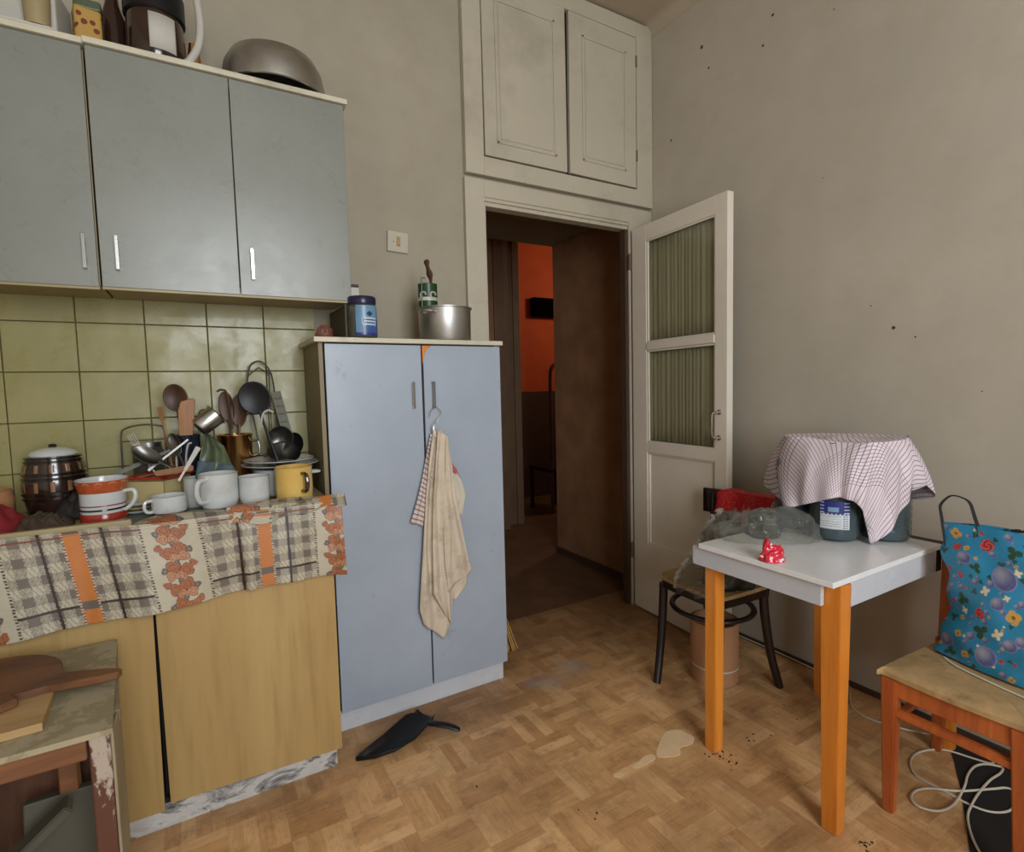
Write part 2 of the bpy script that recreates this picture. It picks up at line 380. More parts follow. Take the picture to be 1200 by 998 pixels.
def m_stripes(name, base, line, line2=None, per=.02, wdt=.12, per2=None):
    k = NT(name); t = k.new('ShaderNodeUVMap'); sp = k.new('ShaderNodeSeparateXYZ'); k.link(t.outputs[0], sp.inputs[0])
    u, v = sp.outputs[0], sp.outputs[1]
    f = lambda c, p, w_: k.math('LESS_THAN', k.math('PINGPONG', c, p/2), w_*p/2)
    col = k.mix(k.math('MULTIPLY', f(v, per, wdt), .75), base, line)
    if line2:
        # warp lines run only in bands
        band = k.math('LESS_THAN', k.math('PINGPONG', k.math('ADD', u, .03), .13), .075)
        col = k.mix(k.math('MULTIPLY', k.math('MULTIPLY', f(u, per2 or per, wdt), band), .7), col, line2)
    c = k.coords(); k.base(k.mix(k.ramp(k.noise(c, 10, 5), [(.5, (0,)*3), (.8, (.3,)*3)]), col, tuple(x*.6 for x in base)))
    k.set(rough=.9); k.bump(k.noise(c, 500, 2), .2, .0005); return k.m
M['towel_check'] = m_stripes('pink_check_towel_cloth', srgb(222, 208, 214), srgb(92, 66, 84), srgb(90, 70, 96), .017, .2, .011)
M['towel_stripe'] = m_stripes('striped_towel_cloth', srgb(206, 190, 184), srgb(98, 62, 66), None, .014, .3)
def m_film(name, tint, alpha, rough=.12, bump=.6, sc=18, bf=.22):
    k = NT(name); v = k.coords(); o = k.n['Material Output']
    tr = k.new('ShaderNodeBsdfTransparent'); tr.inputs[0].default_value = (*tint, 1)
    gl = k.new('ShaderNodeBsdfPrincipled'); gl.inputs['Base Color'].default_value = (*[x*bf for x in tint], 1); gl.inputs['Roughness'].default_value = rough
    gl.inputs['Specular IOR Level'].default_value = .8
    bp = k.new('ShaderNodeBump'); bp.inputs['Strength'].default_value = bump; bp.inputs['Distance'].default_value = .01
    k.link(k.noise(v, sc, 5, .6), bp.inputs['Height']); k.link(bp.outputs[0], gl.inputs['Normal'])
    lw = k.new('ShaderNodeLayerWeight'); lw.inputs[0].default_value = .35; k.link(bp.outputs[0], lw.inputs['Normal'])
    fac = k.math('MINIMUM', k.math('ADD', k.math('MULTIPLY', k.math('POWER', lw.outputs['Facing'], 1.6), .6), alpha), 1)
    mx = k.new('ShaderNodeMixShader'); k.link(fac, mx.inputs[0]); k.link(tr.outputs[0], mx.inputs[1]); k.link(gl.outputs[0], mx.inputs[2])
    k.link(mx.outputs[0], o.inputs['Surface']); return k.m
M['film'] = m_film('clear_plastic_film', (.90, .90, .85), .17, .10, .9, 26, .30)
M['bottle'] = m_film('blue_grey_clear_plastic', (.80, .86, .88), .10, .06, .05, 6)
M['water'] = plain('still_water', (.03, .045, .05), .05, var=.1)
M['jar'] = m_film('clear_jar_plastic', (.66, .68, .62), .25, .1, .1, 10)
def m_glass():
    k = NT('old_window_glass'); o = k.n['Material Output']; tr = k.new('ShaderNodeBsdfTransparent'); tr.inputs[0].default_value = (.93, .95, .92, 1)
    g = k.new('ShaderNodeBsdfGlossy'); g.inputs['Roughness'].default_value = .12; fr = k.new('ShaderNodeLayerWeight'); fr.inputs[0].default_value = .2
    mx = k.new('ShaderNodeMixShader'); k.link(k.math('ADD', k.math('MULTIPLY', fr.outputs['Facing'], .25), .03), mx.inputs[0]); k.link(tr.outputs[0], mx.inputs[1]); k.link(g.outputs[0], mx.inputs[2]); k.link(mx.outputs[0], o.inputs['Surface']); return k.m
M['glass'] = m_glass()
M['curtain'] = plain('grey_green_pleated_curtain', srgb(168, 158, 132), .9, var=.12, scale=5, stretch=(1, 1, .1))
def m_mesh_red():
    k = NT('red_net_cloth'); v = k.coords(); n = k.noise(v, 120, 3, .7)
    k.base(k.ramp(n, [(.55, srgb(186, 22, 30)), (.68, srgb(226, 110, 100))])); k.set(rough=.45); k.bump(n, .5, .002); return k.m
M['red_net'] = m_mesh_red()
def m_foil():
    k = NT('red_white_wrapper'); v = k.coords(); n = k.noise(v, 55, 3, .6, 1)
    k.base(k.ramp(n, [(.5, srgb(200, 28, 52)), (.6, srgb(236, 214, 214))], 'CONSTANT')); k.set(rough=.2, coat=.5); k.bump(k.noise(v, 60, 3), .5, .003); return k.m
M['wrapper'] = m_foil()

# ------------------------------------------------------------------ setting
YW, XW, XL, ZC = 2.42, 2.385, -1.45, 3.40
DX0, DX1, DZ = 1.262, 2.205, 2.235          # clear door opening
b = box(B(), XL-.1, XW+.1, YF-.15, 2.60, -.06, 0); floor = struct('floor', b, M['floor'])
b = box(B(), .85, 5.6, 2.60, 7.0, -.06, 0); struct('floor_hall', b, plain('dark_brown_hall_boards', srgb(98, 70, 47), .6, var=.3, scale=5))
b = box(B(), XL-.1, XW+.1, YF-.15, YW+.05, ZC, ZC+.08); struct('ceiling', b, M['ceiling'])
b = B(); box(b, XL-.1, DX0-.04, YW, YW+.05, 0, ZC); box(b, DX1+.04, XW+.1, YW, YW+.05, 0, ZC); box(b, DX0-.04, DX1+.04, YW, YW+.05, DZ+.04, ZC)
wall_back = struct('wall_back', b, M['wall_back'])
struct('wall_right', box(B(), XW, XW+.1, YF-.15, YW, 0, ZC), M['wall'])
struct('wall_left', box(B(), XL-.1, XL, YF-.15, YW, 0, ZC), m_wall('pale_bounce_paint', srgb(216, 208, 194), False))  # unseen wall, colour made paler to bounce more light
b = B(); box(b, XL, WX0, YF-.15, YF, 0, ZC); box(b, WX1, XW, YF-.15, YF, 0, ZC); box(b, WX0, WX1, YF-.15, YF, 0, WZ0); box(b, WX0, WX1, YF-.15, YF, WZ1, ZC)
struct('wall_front', b, M['wall'])
b = B()
for x in (WX0, (WX0+WX1)/2-.02, WX1-.05): box(b, x, x+.05, YF-.1, YF-.05, WZ0, WZ1)
for z in (WZ0, WZ0+1.35, WZ1-.05): box(b, WX0, WX1, YF-.1, YF-.05, z, z+.05)
struct('window_1', b, M['paint'])
# rounded cove between ceiling and right / back wall
b = B()
for (p, q) in (((XW, YF), (XW, YW)),):
    prof = [(0, 0)] + [(.07*(1-math.sin(a)), .07*(1-math.cos(a))) for a in [math.pi/2*i/6 for i in range(7)]]
    pts = [Vector((XW-u, YF, ZC-v)) for u, v in [(0, 0), (.07, 0)] + [(.07-.07*math.sin(math.pi/2*i/6), .07-.07*math.cos(math.pi/2*i/6)) for i in range(1, 6)] + [(0, .07)]]
    prism(b, pts, (0, YW-YF, 0))
struct('trim_1', b, M['ceiling'])
# baseboard, dark and low
struct('baseboard_right', box(B(), XW-.014, XW, YF, YW-.05, 0, .022, .002), M['dado'])
struct('baseboard_back', box(B(), .0, 1.14, YW-.012, YW, 0, .04), M['dado'])

# tiles: parts of the back wall, 0.2 x 0.172 m, recessed joints
TW, TH = .2, .172; TY = 2.402
tm = None
obj('grout_bed', box(B(), XL+.005, .435, TY+.003, YW-.0005, .93, 1.77), M['grout'], wall_back)
for i in range(-6, 3):
    for j in range(-3, 2):
        x0 = .038+TW*(i-1)+TW; z0 = 1.425+TH*(j)
        x0 = .038 + TW*(i-1); x1 = min(x0+TW, .438); z1 = z0+TH
        if x0 >= .43 or x1 < XL+.2: continue
        g = .0015
        if x1-x0 > TW-.001:
            if tm is None:
                tb = box(B(), g, TW-g, -.006, .004, g, TH-g, .0018); tm = bpy.data.meshes.new('tile'); bmesh.ops.recalc_face_normals(tb, faces=tb.faces[:]); tb.to_mesh(tm); tb.free(); tm.materials.append(M['tile'])
            o = bpy.data.objects.new('tile', tm); COL.objects.link(o); o.parent = wall_back
            o.location = (x0, TY+random.uniform(-.0008, .0008), z0); o.rotation_euler = (random.uniform(-.008, .008), 0, random.uniform(-.006, .006))

# ---- door frame, casing and the leaf
tr = thing('trim_2', (DX0, YW-.02, 0), 'cream painted door casing around the dark doorway', 'door casing', kind='structure'); tr['kind'] = 'structure'
YCf = 2.392
obj('casing_board', box(B(), 1.158, DX0, YCf, YW, 0, 2.355, .003), M['paint'], tr)
obj('casing_board', box(B(), DX1, XW-.002, YCf, YW, 0, 2.355, .003), M['paint'], tr)
obj('casing_board', box(B(), DX0, DX1, YCf, YW, 2.272, 2.355, .003), M['paint'], tr)
b = B(); box(b, DX0, DX1, YCf+.006, YW, 2.255, 2.272, .002); box(b, DX0, DX1, YCf+.016, YW+.05, DZ, 2.255, .002)
obj('head_jamb', b, M['paint'], tr)
obj('jamb', box(B(), DX0-.02, DX0+.012, YCf+.012, YW+.055, 0, DZ, .002), M['paint'], tr)
obj('jamb', box(B(), DX1-.022, DX1+.02, YCf+.012, YW+.03, 0, DZ, .002), M['dado'], tr)
door = thing('door_1', (2.205, 2.365, 0), 'open cream panelled door with two curtained glass panes', 'door', kind='structure')
# leaf local frame: s along the leaf from hinge, n = thickness direction (towards the wall)
Hn = Vector((2.203, 2.37, 0)); En = Vector((2.168, 1.692, 0)); LD = (En-Hn).normalized(); LN = Vector((-LD.y, LD.x, 0)); LN = LN if LN.x > 0 else -LN
LWD = (En-Hn).length
LM = Matrix(((LD.x, LN.x, 0, Hn.x), (LD.y, LN.y, 0, Hn.y), (0, 0, 1, 0), (0, 0, 0, 1)))
def lf(name, rects, n0, n1, mat, parent=door, bev=.002):
    b = B()
    for s0, s1, z0, z1 in rects: box(b, s0, s1, n0, n1, z0, z1, bev, LM)
    return obj(name, b, mat, parent)
ZT = 2.222
SH, SO = .118, .605   # inner ends of hinge and outer stiles
lf('stile', [(0, SH, .008, ZT)], 0, .04, M['door_paint']); lf('stile', [(SO, LWD, .008, ZT)], 0, .04, M['door_paint'])
lf('rail', [(SH, SO, 2.135, ZT)], 0, .04, M['door_paint']); lf('rail', [(SH, SO, .945, 1.005)], 0, .04, M['door_paint']); lf('rail', [(SH, SO, .008, .41)], 0, .04, M['door_paint'])
lf('glazing_bar', [(SH, SO, 1.525, 1.57)], -.004, .036, M['door_paint'], bev=.006)
lf('panel', [(SH, SO, .41, .945)], .014, .03, M['door_paint'])
bd = lf('bead', [(SH, SH+.014, .41, .945), (SO-.01, SO, .41, .945), (SH, SO, .41, .422), (SH, SO, .935, .945)], .006, .016, M['door_paint'])
for z0, z1 in ((1.005, 1.525), (1.57, 2.135)):
    g = lf('glass_pane', [(SH, SO, z0, z1)], .012, .015, M['glass'], bev=0)
    b = lf('glazing_bead', [(SH, SH+.014, z0, z1), (SO-.008, SO, z0, z1), (SH, SO, z0, z0+.008), (SH, SO, z1-.01, z1)], .003, .012, M['door_paint'])
    def cf(u, v, z0=z0, z1=z1):
        s = SH+u*(SO-SH); a = .0010*math.sin(u*2*math.pi*17+2.2*math.sin(u*9+z0)+.4*math.sin(v*3))+.0008*math.sin(u*61)
        return LM @ Vector((s, .024+a, z0+v*(z1-z0)))
    sheet('pleated_curtain', cf, 190, 4, M['curtain'], door, .001)
h = B(); 
for z in (1.065, 1.19): lathe(h, [(0, 0), (.014, 0), (.012, .005), (.006, .008), (.006, .03), (0, .03)], seg=14, mx=LM.to_3x3().to_4x4() @ Matrix.Rotation(math.radians(90), 4, 'X'), c=LM @ Vector((.635, -.0005, z)))
tube(h, spline([LM @ Vector((.635, -.028, 1.065)), LM @ Vector((.628, -.042, 1.075)), LM @ Vector((.628, -.044, 1.128)), LM @ Vector((.628, -.042, 1.18)), LM @ Vector((.635, -.028, 1.19))], 6), .0045, 8)
obj('handle', h, M['chrome'], door, smooth=True)
for z in (.3, 2.0):
    h = B(); lathe(h, [(0, 0), (.008, 0), (.008, .09), (0, .09)], c=Hn+Vector((-.008, .008, z)), seg=10); obj('hinge', h, M['hall_trim'], door, smooth=True)

# ---- cupboard over the door
cb = thing('overhead_cupboard', (1.77, 2.39, 2.36), 'cream painted built-in cupboard with two panelled doors above the doorway', 'cupboard')
YF2 = 2.382
b = B(); box(b, 1.163, 1.262, YF2, YW-.002, 2.372, 3.39, .003); box(b, 2.262, XW-.002, YF2, YW-.002, 2.372, 3.39, .003)
box(b, 1.262, 2.262, YF2, YW-.002, 2.372, 2.462, .003); box(b, 1.262, 2.262, YF2, YW-.002, 3.305, 3.39, .003)
obj('frame', b, M['paint'], cb)
obj('back_board', box(B(), 1.262, 2.262, YW-.012, YW-.002, 2.46, 3.31), M['gap'], cb)
def cup_door(x0, x1, z0, z1, px0, px1, pz0, pz1, tilt):
    # door drops slightly: corner gap at the bottom
    mx = Matrix.Translation((x0, 0, z0)) @ Matrix.Rotation(tilt, 4, 'Y') @ Matrix.Translation((-x0, 0, -z0))
    y = YF2-.004
    o = obj('cupboard_door', box(B(), x0, x1, y, y+.022, z0, z1, .002, mx), M['paint'], cb)
    b = B(); wv = .012
    for a in ((px0, px1, pz0, pz0+wv), (px0, px1, pz1-wv, pz1), (px0, px0+wv, pz0, pz1), (px1-wv, px1, pz0, pz1)): box(b, a[0], a[1], y-.006, y+.001, a[2], a[3], .002, mx)
    obj('panel_moulding', b, M['paint'], o)
    obj('panel', box(B(), px0+.022, px1-.022, y-.004, y+.001, pz0+.022, pz1-.022, .003, mx), M['paint'], o)
cup_door(1.268, 1.760, 2.468, 3.30, 1.335, 1.690, 2.535, 3.215, math.radians(-.25))
cup_door(1.778, 2.250, 2.472, 3.30, 1.862, 2.172, 2.550, 3.200, math.radians(.3))
for z in (2.62, 3.14): obj('hinge', lathe(B(), [(0, 0), (.006, 0), (.006, .06), (0, .06)], c=(2.255, YF2-.004, z), seg=10), M['hall_trim'], cb)

# ---- passage and hall behind the door
struct('wall_passage_right', box(B(), 2.43, 2.53, YW+.05, 3.50, 0, 2.42), M['passage'])
struct('baseboard_passage', box(B(), 2.415, 2.43, YW+.05, 3.50, 0, .05), M['dado'])
struct('ceiling_passage', box(B(), .95, 2.53, YW+.05, 3.52, 2.425, 2.50), M['passage_ceiling'])
struct('wall_passage_left', box(B(), .95, 1.05, YW+.05, 3.52, 0, 2.42), M['passage'])
struct('wall_passage_top', box(B(), .95, 5.6, 3.52, 3.6, 2.5, 3.2), M['passage'])
struct('wall_hall_near', box(B(), 2.53, 5.6, 3.42, 3.5, 0, 3.2), M['passage'])
struct('ceiling_hall', box(B(), .95, 5.6, 3.52, 7.0, 3.2, 3.28), M['passage_ceiling'])
struct('wall_hall_left', box(B(), .85, .95, 3.42, 7.0, 0, 3.2), M['passage'])
struct('wall_hall_side', box(B(), .95, 2.36, 4.36, 4.46, 0, 3.2), M['passage'])
b = B(); box(b, 2.36, 2.475, 4.34, 4.44, 0, 2.9, .004); box(b, 2.50, 2.56, 4.44, 4.5, 0, 2.9, .004); box(b, 2.62, 2.69, 4.44, 4.52, 0, 2.9, .004); box(b, 2.47, 2.64, 4.46, 4.50, 0, 2.9, .002)
struct('trim_3', b, M['hall_trim'])
struct('wall_hall_far', box(B(), 2.0, 5.6, 5.5, 5.6, 1.285, 3.2), M['orange'])
struct('wall_hall_dado', box(B(), 2.0, 5.6, 5.485, 5.6, 0, 1.285), M['dado'])
struct('wall_hall_right', box(B(), 5.5, 5.6, 3.5, 5.5, 0, 3.2), M['passage'])
sg = thing('wall_box', (3.66, 5.48, 2.28), 'small black box mounted on the orange wall beyond the doorway', 'wall box')
mbk = plain('matt_black', (.002, .002, .002), 1, spec=.02)
obj('casing', box(B(), 3.47, 3.86, 5.40, 5.485, 2.18, 2.40, .008), mbk, sg); obj('front_grille', box(B(), 3.50, 3.83, 5.395, 5.401, 2.21, 2.37, .004), mbk, sg)
cr = thing('hall_chair', (3.25, 4.86, 0), 'brown wooden chair back seen past the passage wall edge', 'chair')
b = B(); tube(b, spline([(3.15, 4.62, 0), (3.15, 4.62, .9), (3.15, 4.62, 1.42), (3.18, 4.62, 1.54), (3.26, 4.62, 1.58), (3.40, 4.62, 1.58)], 8), .02, 10); obj('back_hoop', b, M['hall_trim'], cr, smooth=True)
obj('seat', box(B(), 3.10, 3.46, 4.60, 5.0, .44, .48, .01), M['dark_wood'], cr)
for x, y in ((3.42, 4.62), (3.12, 4.97), (3.42, 4.97)): obj('leg', beam(B(), (x, y, 0), (x, y, .44), .03, .03), M['dark_wood'], cr)

# ---- light switch
sw = thing('light_switch', (.82, 2.415, 2.0), 'square cream light switch on the wall left of the doorway', 'switch')
mxs = Matrix.Translation((.818, 0, 2.008)) @ Matrix.Rotation(math.radians(3), 4, 'Y') @ Matrix.Translation((-.818, 0, -2.008))
obj('plate', box(B(), .770, .868, 2.406, 2.42, 1.962, 2.055, .004, mxs), M['paint'], sw)
obj('rocker', box(B(), .812, .828, 2.400, 2.41, 1.990, 2.030, .002, mxs), M['brass'], sw)
obj('screw', lathe(B(), [(0, 0), (.004, 0), (.003, .003), (0, .003)], c=(.798, 2.406, 2.008), seg=10, mx=Matrix.Rotation(math.radians(90), 4, 'X')), M['brass'], sw)

# ---- floor damage
def patch(name, pts, mat, z=.0012, n=6, label=None):
    P = spline([at(x, y, z=0) for x, y in pts], n, True); b = B(); prism(b, [(p.x, p.y, .0002) for p in P], (0, 0, z)); return obj(name, b, mat, floor)
patch('torn_patch', [(770, 886), (772, 872), (780, 858), (795, 855), (806, 860), (813, 864), (811, 872), (798, 876), (797, 884), (784, 887)], M['underlay'])
patch('torn_patch', [(741, 898), (748, 893), (755, 886), (765, 884), (768, 889), (760, 894), (748, 900)], M['underlay'])
patch('torn_patch', [(719, 909), (726, 905), (731, 907), (726, 911)], M['underlay'])
b = B()
for (px, py, n, sp) in ((848, 888, 14, .035), (1010, 989, 16, .022), (858, 895, 8, .03), (878, 868, 4, .03), (905, 858, 3, .05), (835, 880, 8, .03), (560, 900, 2, .1), (700, 985, 3, .1), (930, 840, 4, .15), (735, 845, 2, .1)):
    c = at(px, py, z=0)
    for i in range(n):
        p = c+Vector((random.gauss(0, sp*.5), random.gauss(0, sp*.5), 0)); r = random.uniform(.0015, .004)
        lathe(b, [(r, .0), (r*.8, r*.6), (0, r*.8)], c=(p.x, p.y, 0), seg=6)
tag(obj('dirt_crumbs', b, M['dirt']), 'dark crumbs of dirt scattered on the floor around the table legs', 'dirt', kind='stuff')

# ------------------------------------------------------------------ wall cabinets
def bar_handle(x, z0, z1, y, parent, mat='chrome'):
    b = B(); w_ = .0055
    box(b, x-w_, x+w_, y-.016, y-.011, z0, z1, .0015); box(b, x-w_, x+w_, y-.014, y, z0, z0+.009, .001); box(b, x-w_, x+w_, y-.014, y, z1-.009, z1, .001)
    return obj('handle', b, M[mat], parent)
def cabinet_box(parent, x0, x1, y0, y1, z0, z1, side, th=.016):
    b = B(); box(b, x0, x0+th, y0, y1, z0, z1); box(b, x1-th, x1, y0, y1, z0, z1); box(b, x0+th, x1-th, y0, y1, z0, z0+th); box(b, x0+th, x1-th, y0, y1, z1-th, z1); box(b, x0+th, x1-th, y1-.006, y1, z0+th, z1-th)
    return obj('body', b, side, parent)
for name, x0, x1, yf, doors, lab in (
    ('wall_cabinet', -.243, .520, 2.088, ((-.242, .1395, -.198, 0), (.1425, .519, .183, 0)), 'two-door grey laminate wall cabinet over the tiles, the one next to the tall cupboard'),
    ('wall_cabinet', -1.05, -.250, 2.100, ((-1.048, -.652, -.69, 0), (-.648, -.252, -.281, 0)), 'leftmost grey laminate wall cabinet above the yellow tiles, set slightly back')):
    c = thing(name, ((x0+x1)/2, 2.26, 1.682), lab, 'wall cabinet', 'grey wall cabinets over the tiles')
    cabinet_box(c, x0, x1, yf+.018, 2.392, 1.684, 2.388, M['side_beige'])
    for d0, d1, hx, tl in doors:
        o = obj('cabinet_door', box(B(), d0, d1, yf, yf+.017, 1.676, 2.392, .0015), M['grey_lam2'], c)
        bar_handle(hx, 1.728, 1.834, yf, o)
    obj('top_board', box(B(), x0-.003, x1+.012, yf-.012, 2.392, 2.394, 2.412, .002), M['edge'], c)
    obj('bottom_rail', box(B(), x0, x1, yf+.004, yf+.02, 1.668, 1.684, .001), M['side_beige'], c)

# ------------------------------------------------------------------ tall cupboard
tc = thing('tall_cupboard', (.765, 2.25, 0), 'tall pale blue-grey two-door cupboard with chipped laminate left of the doorway', 'cupboard')
YT = 2.065
b = B(); box(b, .384, .400, YT+.004, 2.391, .09, 1.517, .001); obj('side_panel', b, plain('olive_side_panel', srgb(118, 104, 72), .5, scale=4), tc)
obj('side_panel', box(B(), 1.126, 1.142, YT+.018, 2.391, .09, 1.517), M['edge'], tc)
b = B(); box(b, .40, 1.126, 2.385, 2.391, .09, 1.517); box(b, .40, 1.126, YT+.02, 2.385, .09, .106); box(b, .40, 1.126, YT+.02, 2.385, .8, .816); obj('carcass', b, M['gap'], tc)
obj('plinth', box(B(), .40, 1.136, 2.095, 2.39, 0, .092, .001), M['white_lam'], tc)
d = obj('cupboard_door', box(B(), .406, .7800, YT, YT+.018, .090, 1.512, .0012), M['grey_lam'], tc); bar_handle(.740, 1.258, 1.366, YT, d)
b = B(); prism(b, [(.7865, YT, .092), (1.143, YT, .092), (1.143, YT, 1.512), (.825, YT, 1.512), (.802, YT, 1.492), (.7895, YT, 1.46)], (0, .018, 0))
d = obj('cupboard_door', b, M['grey_lam'], tc); bar_handle(.8265, 1.258, 1.366, YT, d, 'dark_steel')
obj('exposed_chipboard', box(B(), .787, .83, YT+.004, YT+.016, 1.44, 1.512), M['leg_orange'], d)
obj('top_board', box(B(), .366, 1.148, YT-.022, 2.392, 1.517, 1.535, .0015), M['edge'], tc)

# ------------------------------------------------------------------ base cabinet, worktop, plinth
bc = thing('base_cabinet', (-.2, 2.1, 0), 'low yellow wood-grain kitchen cabinet with a mottled marble-look plinth', 'cabinet')
YB = 1.868
b = B(); box(b, .346, .362, YB+.02, 2.39, .085, .925); box(b, -1.2, .346, 2.38, 2.39, .085, .925); box(b, -1.2, .346, YB+.03, 2.38, .085, .1); box(b, -.16, -.14, YB+.05, 2.38, .1, .925); obj('carcass', b, M['gap'], bc)
b = B(); prism(b, [(-.1465, YB, .099), (.362, YB, .086), (.362, YB, .92), (-.1515, YB, .92)], (0, .018, 0)); obj('cabinet_door', b, M['door_wood'], bc)
b = B(); prism(b, [(-.68, YB, .086), (-.1625, YB, .082), (-.155, YB, .92), (-.68, YB, .92)], (0, .018, 0)); obj('cabinet_door', b, M['door_wood'], bc)
b = B(); prism(b, [(-1.2, YB, .086), (-.685, YB, .082), (-.685, YB, .92), (-1.2, YB, .92)], (0, .018, 0)); obj('cabinet_door', b, M['door_wood'], bc)
obj('plinth', box(B(), -1.2, .351, 1.91, 2.38, 0, .088), M['marble'], bc)
wt = obj('worktop', box(B(), -1.3, .378, 1.862, 2.392, .925, .953, .002), M['side_beige'])
tag(wt, 'long beige worktop under the crockery and the checked oilcloth', 'worktop')
ls = obj('counter_lip', box(B(), -1.3, -.19, 1.852, 1.872, .9535, .984, .004), M['side_beige'], None)
tag(ls, 'pale raised wooden strip along the left front edge of the worktop', 'strip')

# ------------------------------------------------------------------ oilcloth
XA, XB = -.80, .392
def cloth_fn(u, v):
    x = XA+(XB-XA)*u
    # v=0 back on worktop, v~.3 front edge, 1 hem
    s = v*.52
    back = .19; top = .9555
    left = max(0, min(1, (-.12-x)/.12))         # left part is tucked under the strip
    roll = .014*(1-left)
    zt = top+.0015
    fold = .006*math.sin(x*21+1)+.004*math.sin(x*47)+.010*math.exp(-((x-.075)/.018)**2)-.008*math.exp(-((x-.105)/.015)**2)+.006*math.exp(-((x+.30)/.02)**2)
    tear = .5+.5*math.sin(x*9)
    if s < back:
        q = s/back
        y = 2.02-(2.02-1.852)*q
        z = zt+roll*math.exp(-((q-.8)/.2)**2)+.004*math.sin(x*30+q*5)*(1-left)+.004*(1-left)
        if left > 0: z = z*(1-left)+(.9547)*left if q < .86 else z
        if left > 0: y = y*(1-left)+(1.90-.052*q)*left; z = z*(1-left)+(.9547)*left*(1-q*.0)+0
    else:
        t = (s-back)/(.52-back)
        zb = .700+.028*(x+.5)/.9+.006*math.sin(x*13)
        if t < .12:
            a = t/.12*math.pi/2; y = 1.852-.012*math.sin(a)-.004*left; z0 = (zt+.008*(1-left))*(1-left)+.954*left; z = z0-.012*(1-math.cos(a)) + .019*left
        else:
            q = (t-.12)/.88; y = 1.838-.004*left+fold*q*1.2-.006*q-.010*max(0, x-.3)/.09*q; z0 = (zt+.008*(1-left))*(1-left)+.954*left-.012+.019*left; z = z0+(zb-z0)*q
            if x > .36: y -= .02*(x-.36)/.03*q
        y = min(y, 1.846-.003)
    return Vector((x, y, z))
C_ = dict(base=srgb(182, 174, 154), grey=srgb(106, 98, 88), light=srgb(136, 127, 112), blk=srgb(52, 38, 32), org=srgb(184, 112, 50), flo=srgb(158, 98, 62), flo2=srgb(180, 132, 98), leaf=srgb(98, 88, 82), red=srgb(118, 62, 42))
def plaid(x, s):
    """x along the cloth in m, s in m up from the hem"""
    x = x+s*(.02+.15*max(0, min(1, (.12-x)/.2)))
    p = (x+.13) % .44
    tw = ((int(x*420) + int(s*420)) % 2)
    if p < .13:                                  # floral band
        cx = .065; k = round(s/.052); best = None
        for kk in (k-1, k, k+1):
            for ox, oy, r, ty in ((-.018, 0, .017, 0), (.012, .012, .018, 0), (.020, -.012, .014, 1), (-.004, -.014, .014, 1), (.034, .004, .009, 2), (-.036, .016, .010, 0), (0.0, .026, .008, 2)):
                dx = p-cx-ox*(1 if kk % 2 else -1); dy = s-kk*.052-oy
                a = math.atan2(dy, dx); rr = math.hypot(dx, dy); R = r*(1.02+.13*math.cos(3*a+kk*2+ox*99))
                if rr < R and (best is None or rr/R < best[0]): best = (rr/R, ty)
        if best:
            if best[1] == 2: return C_['leaf'] if best[0] > .3 else C_['light']
            if best[0] > .86 or .42 < best[0] < .50: return C_['red']
            return C_['flo'] if best[1] == 0 else C_['flo2']
        return C_['base']
    q = p-.13                                    # 0 .. .31
    if q < .006 or q > .304: return C_['blk'] if int(s*260) % 2 else C_['base']
    c = abs(q-.155)
    hl = .046 < s < .054
    if c < .018: return C_['leaf'] if .038 < s < .06 or .235 < s < .25 else C_['org']
    if c < .023: return C_['red'] if int(s*260) % 2 else C_['base']
    if hl: return C_['blk']
    if .064 < c < .071: return C_['blk']
    if .226 < s < .231: return C_['red']
    gx = int(q/.024) % 2; gy = int(s/.024) % 2
    if gx and gy: return C_['grey']
    if gx or gy: return C_['grey'] if tw else C_['base']
    return C_['light'] if (int(x*420)+int(s*210)) % 5 == 0 else C_['base']
def cloth_col(u, v):
    x = XA+(XB-XA)*u; s = (1-v)*.52*.79
    return plaid(x, s)
oc = sheet('oilcloth', cloth_fn, 560, 190, M['oilcloth'], None, .0012, cloth_col, off=0)
tag(oc, 'plaid oilcloth with orange flowers draped over the front edge of the worktop', 'oilcloth')
# crumpled right end lying over the edge (second layer)
def flap(u, v):
    x = .05+.357*u; y = 1.905-.075*v-.006*math.sin(u*7); z = .9735+.008*math.sin(u*5+v*3)+.006*math.sin(u*17)*v - max(0, v-.62)*.10 + .012*u
    return Vector((x, y, z))
fl = sheet('oilcloth_fold', flap, 120, 50, M['oilcloth'], oc, .0012, lambda u, v: plaid(.05+.357*u-.19, .11+.08*v), off=0)

# ------------------------------------------------------------------ foreground worktable, bottom left
ft = thing('small_worktable', (-.42, 1.62, 0), 'battered low wooden table with peeling paint in the bottom left corner', 'table')
FX1, FXb, FY0, FY1, FZ = -.196, -.243, 1.345, 1.846, .648
b = B(); prism(b, [(-.75, FY0-.0, FZ-.012), (FX1, FY0, FZ-.012), (FXb, FY1, FZ-.012), (-.79, FY1, FZ-.012)], (0, 0, .012)); obj('table_top', b, M['stool_top'], ft)
obj('top_frame', box(B(), -.74, -.242, FY0+.004, FY0+.04, FZ-.055, FZ-.0125, .003), M['brown_wood'], ft)
obj('side_rail', beam(B(), (FX1-.01, FY0+.10, FZ-.026), (FXb-.008, FY1-.02, FZ-.026), .02, .026), M['beige_paint'], ft)
b = B(); box(b, -.240, -.203, FY0+.012, FY0+.055, 0, FZ-.012, .004); obj('leg', b, M['peeled'], ft)
obj('leg_face', box(B(), -.2026, -.197, FY0+.012, FY0+.125, 0, FZ-.014, .002), M['beige_paint'], ft)
obj('leg', box(B(), -.70, -.66, FY0+.012, FY0+.055, 0, FZ-.055, .003), M['peeled'], ft)
obj('leg', box(B(), -.335, -.300, 1.56, 1.60, .27, FZ-.013, .004), M['brown_wood'], ft)
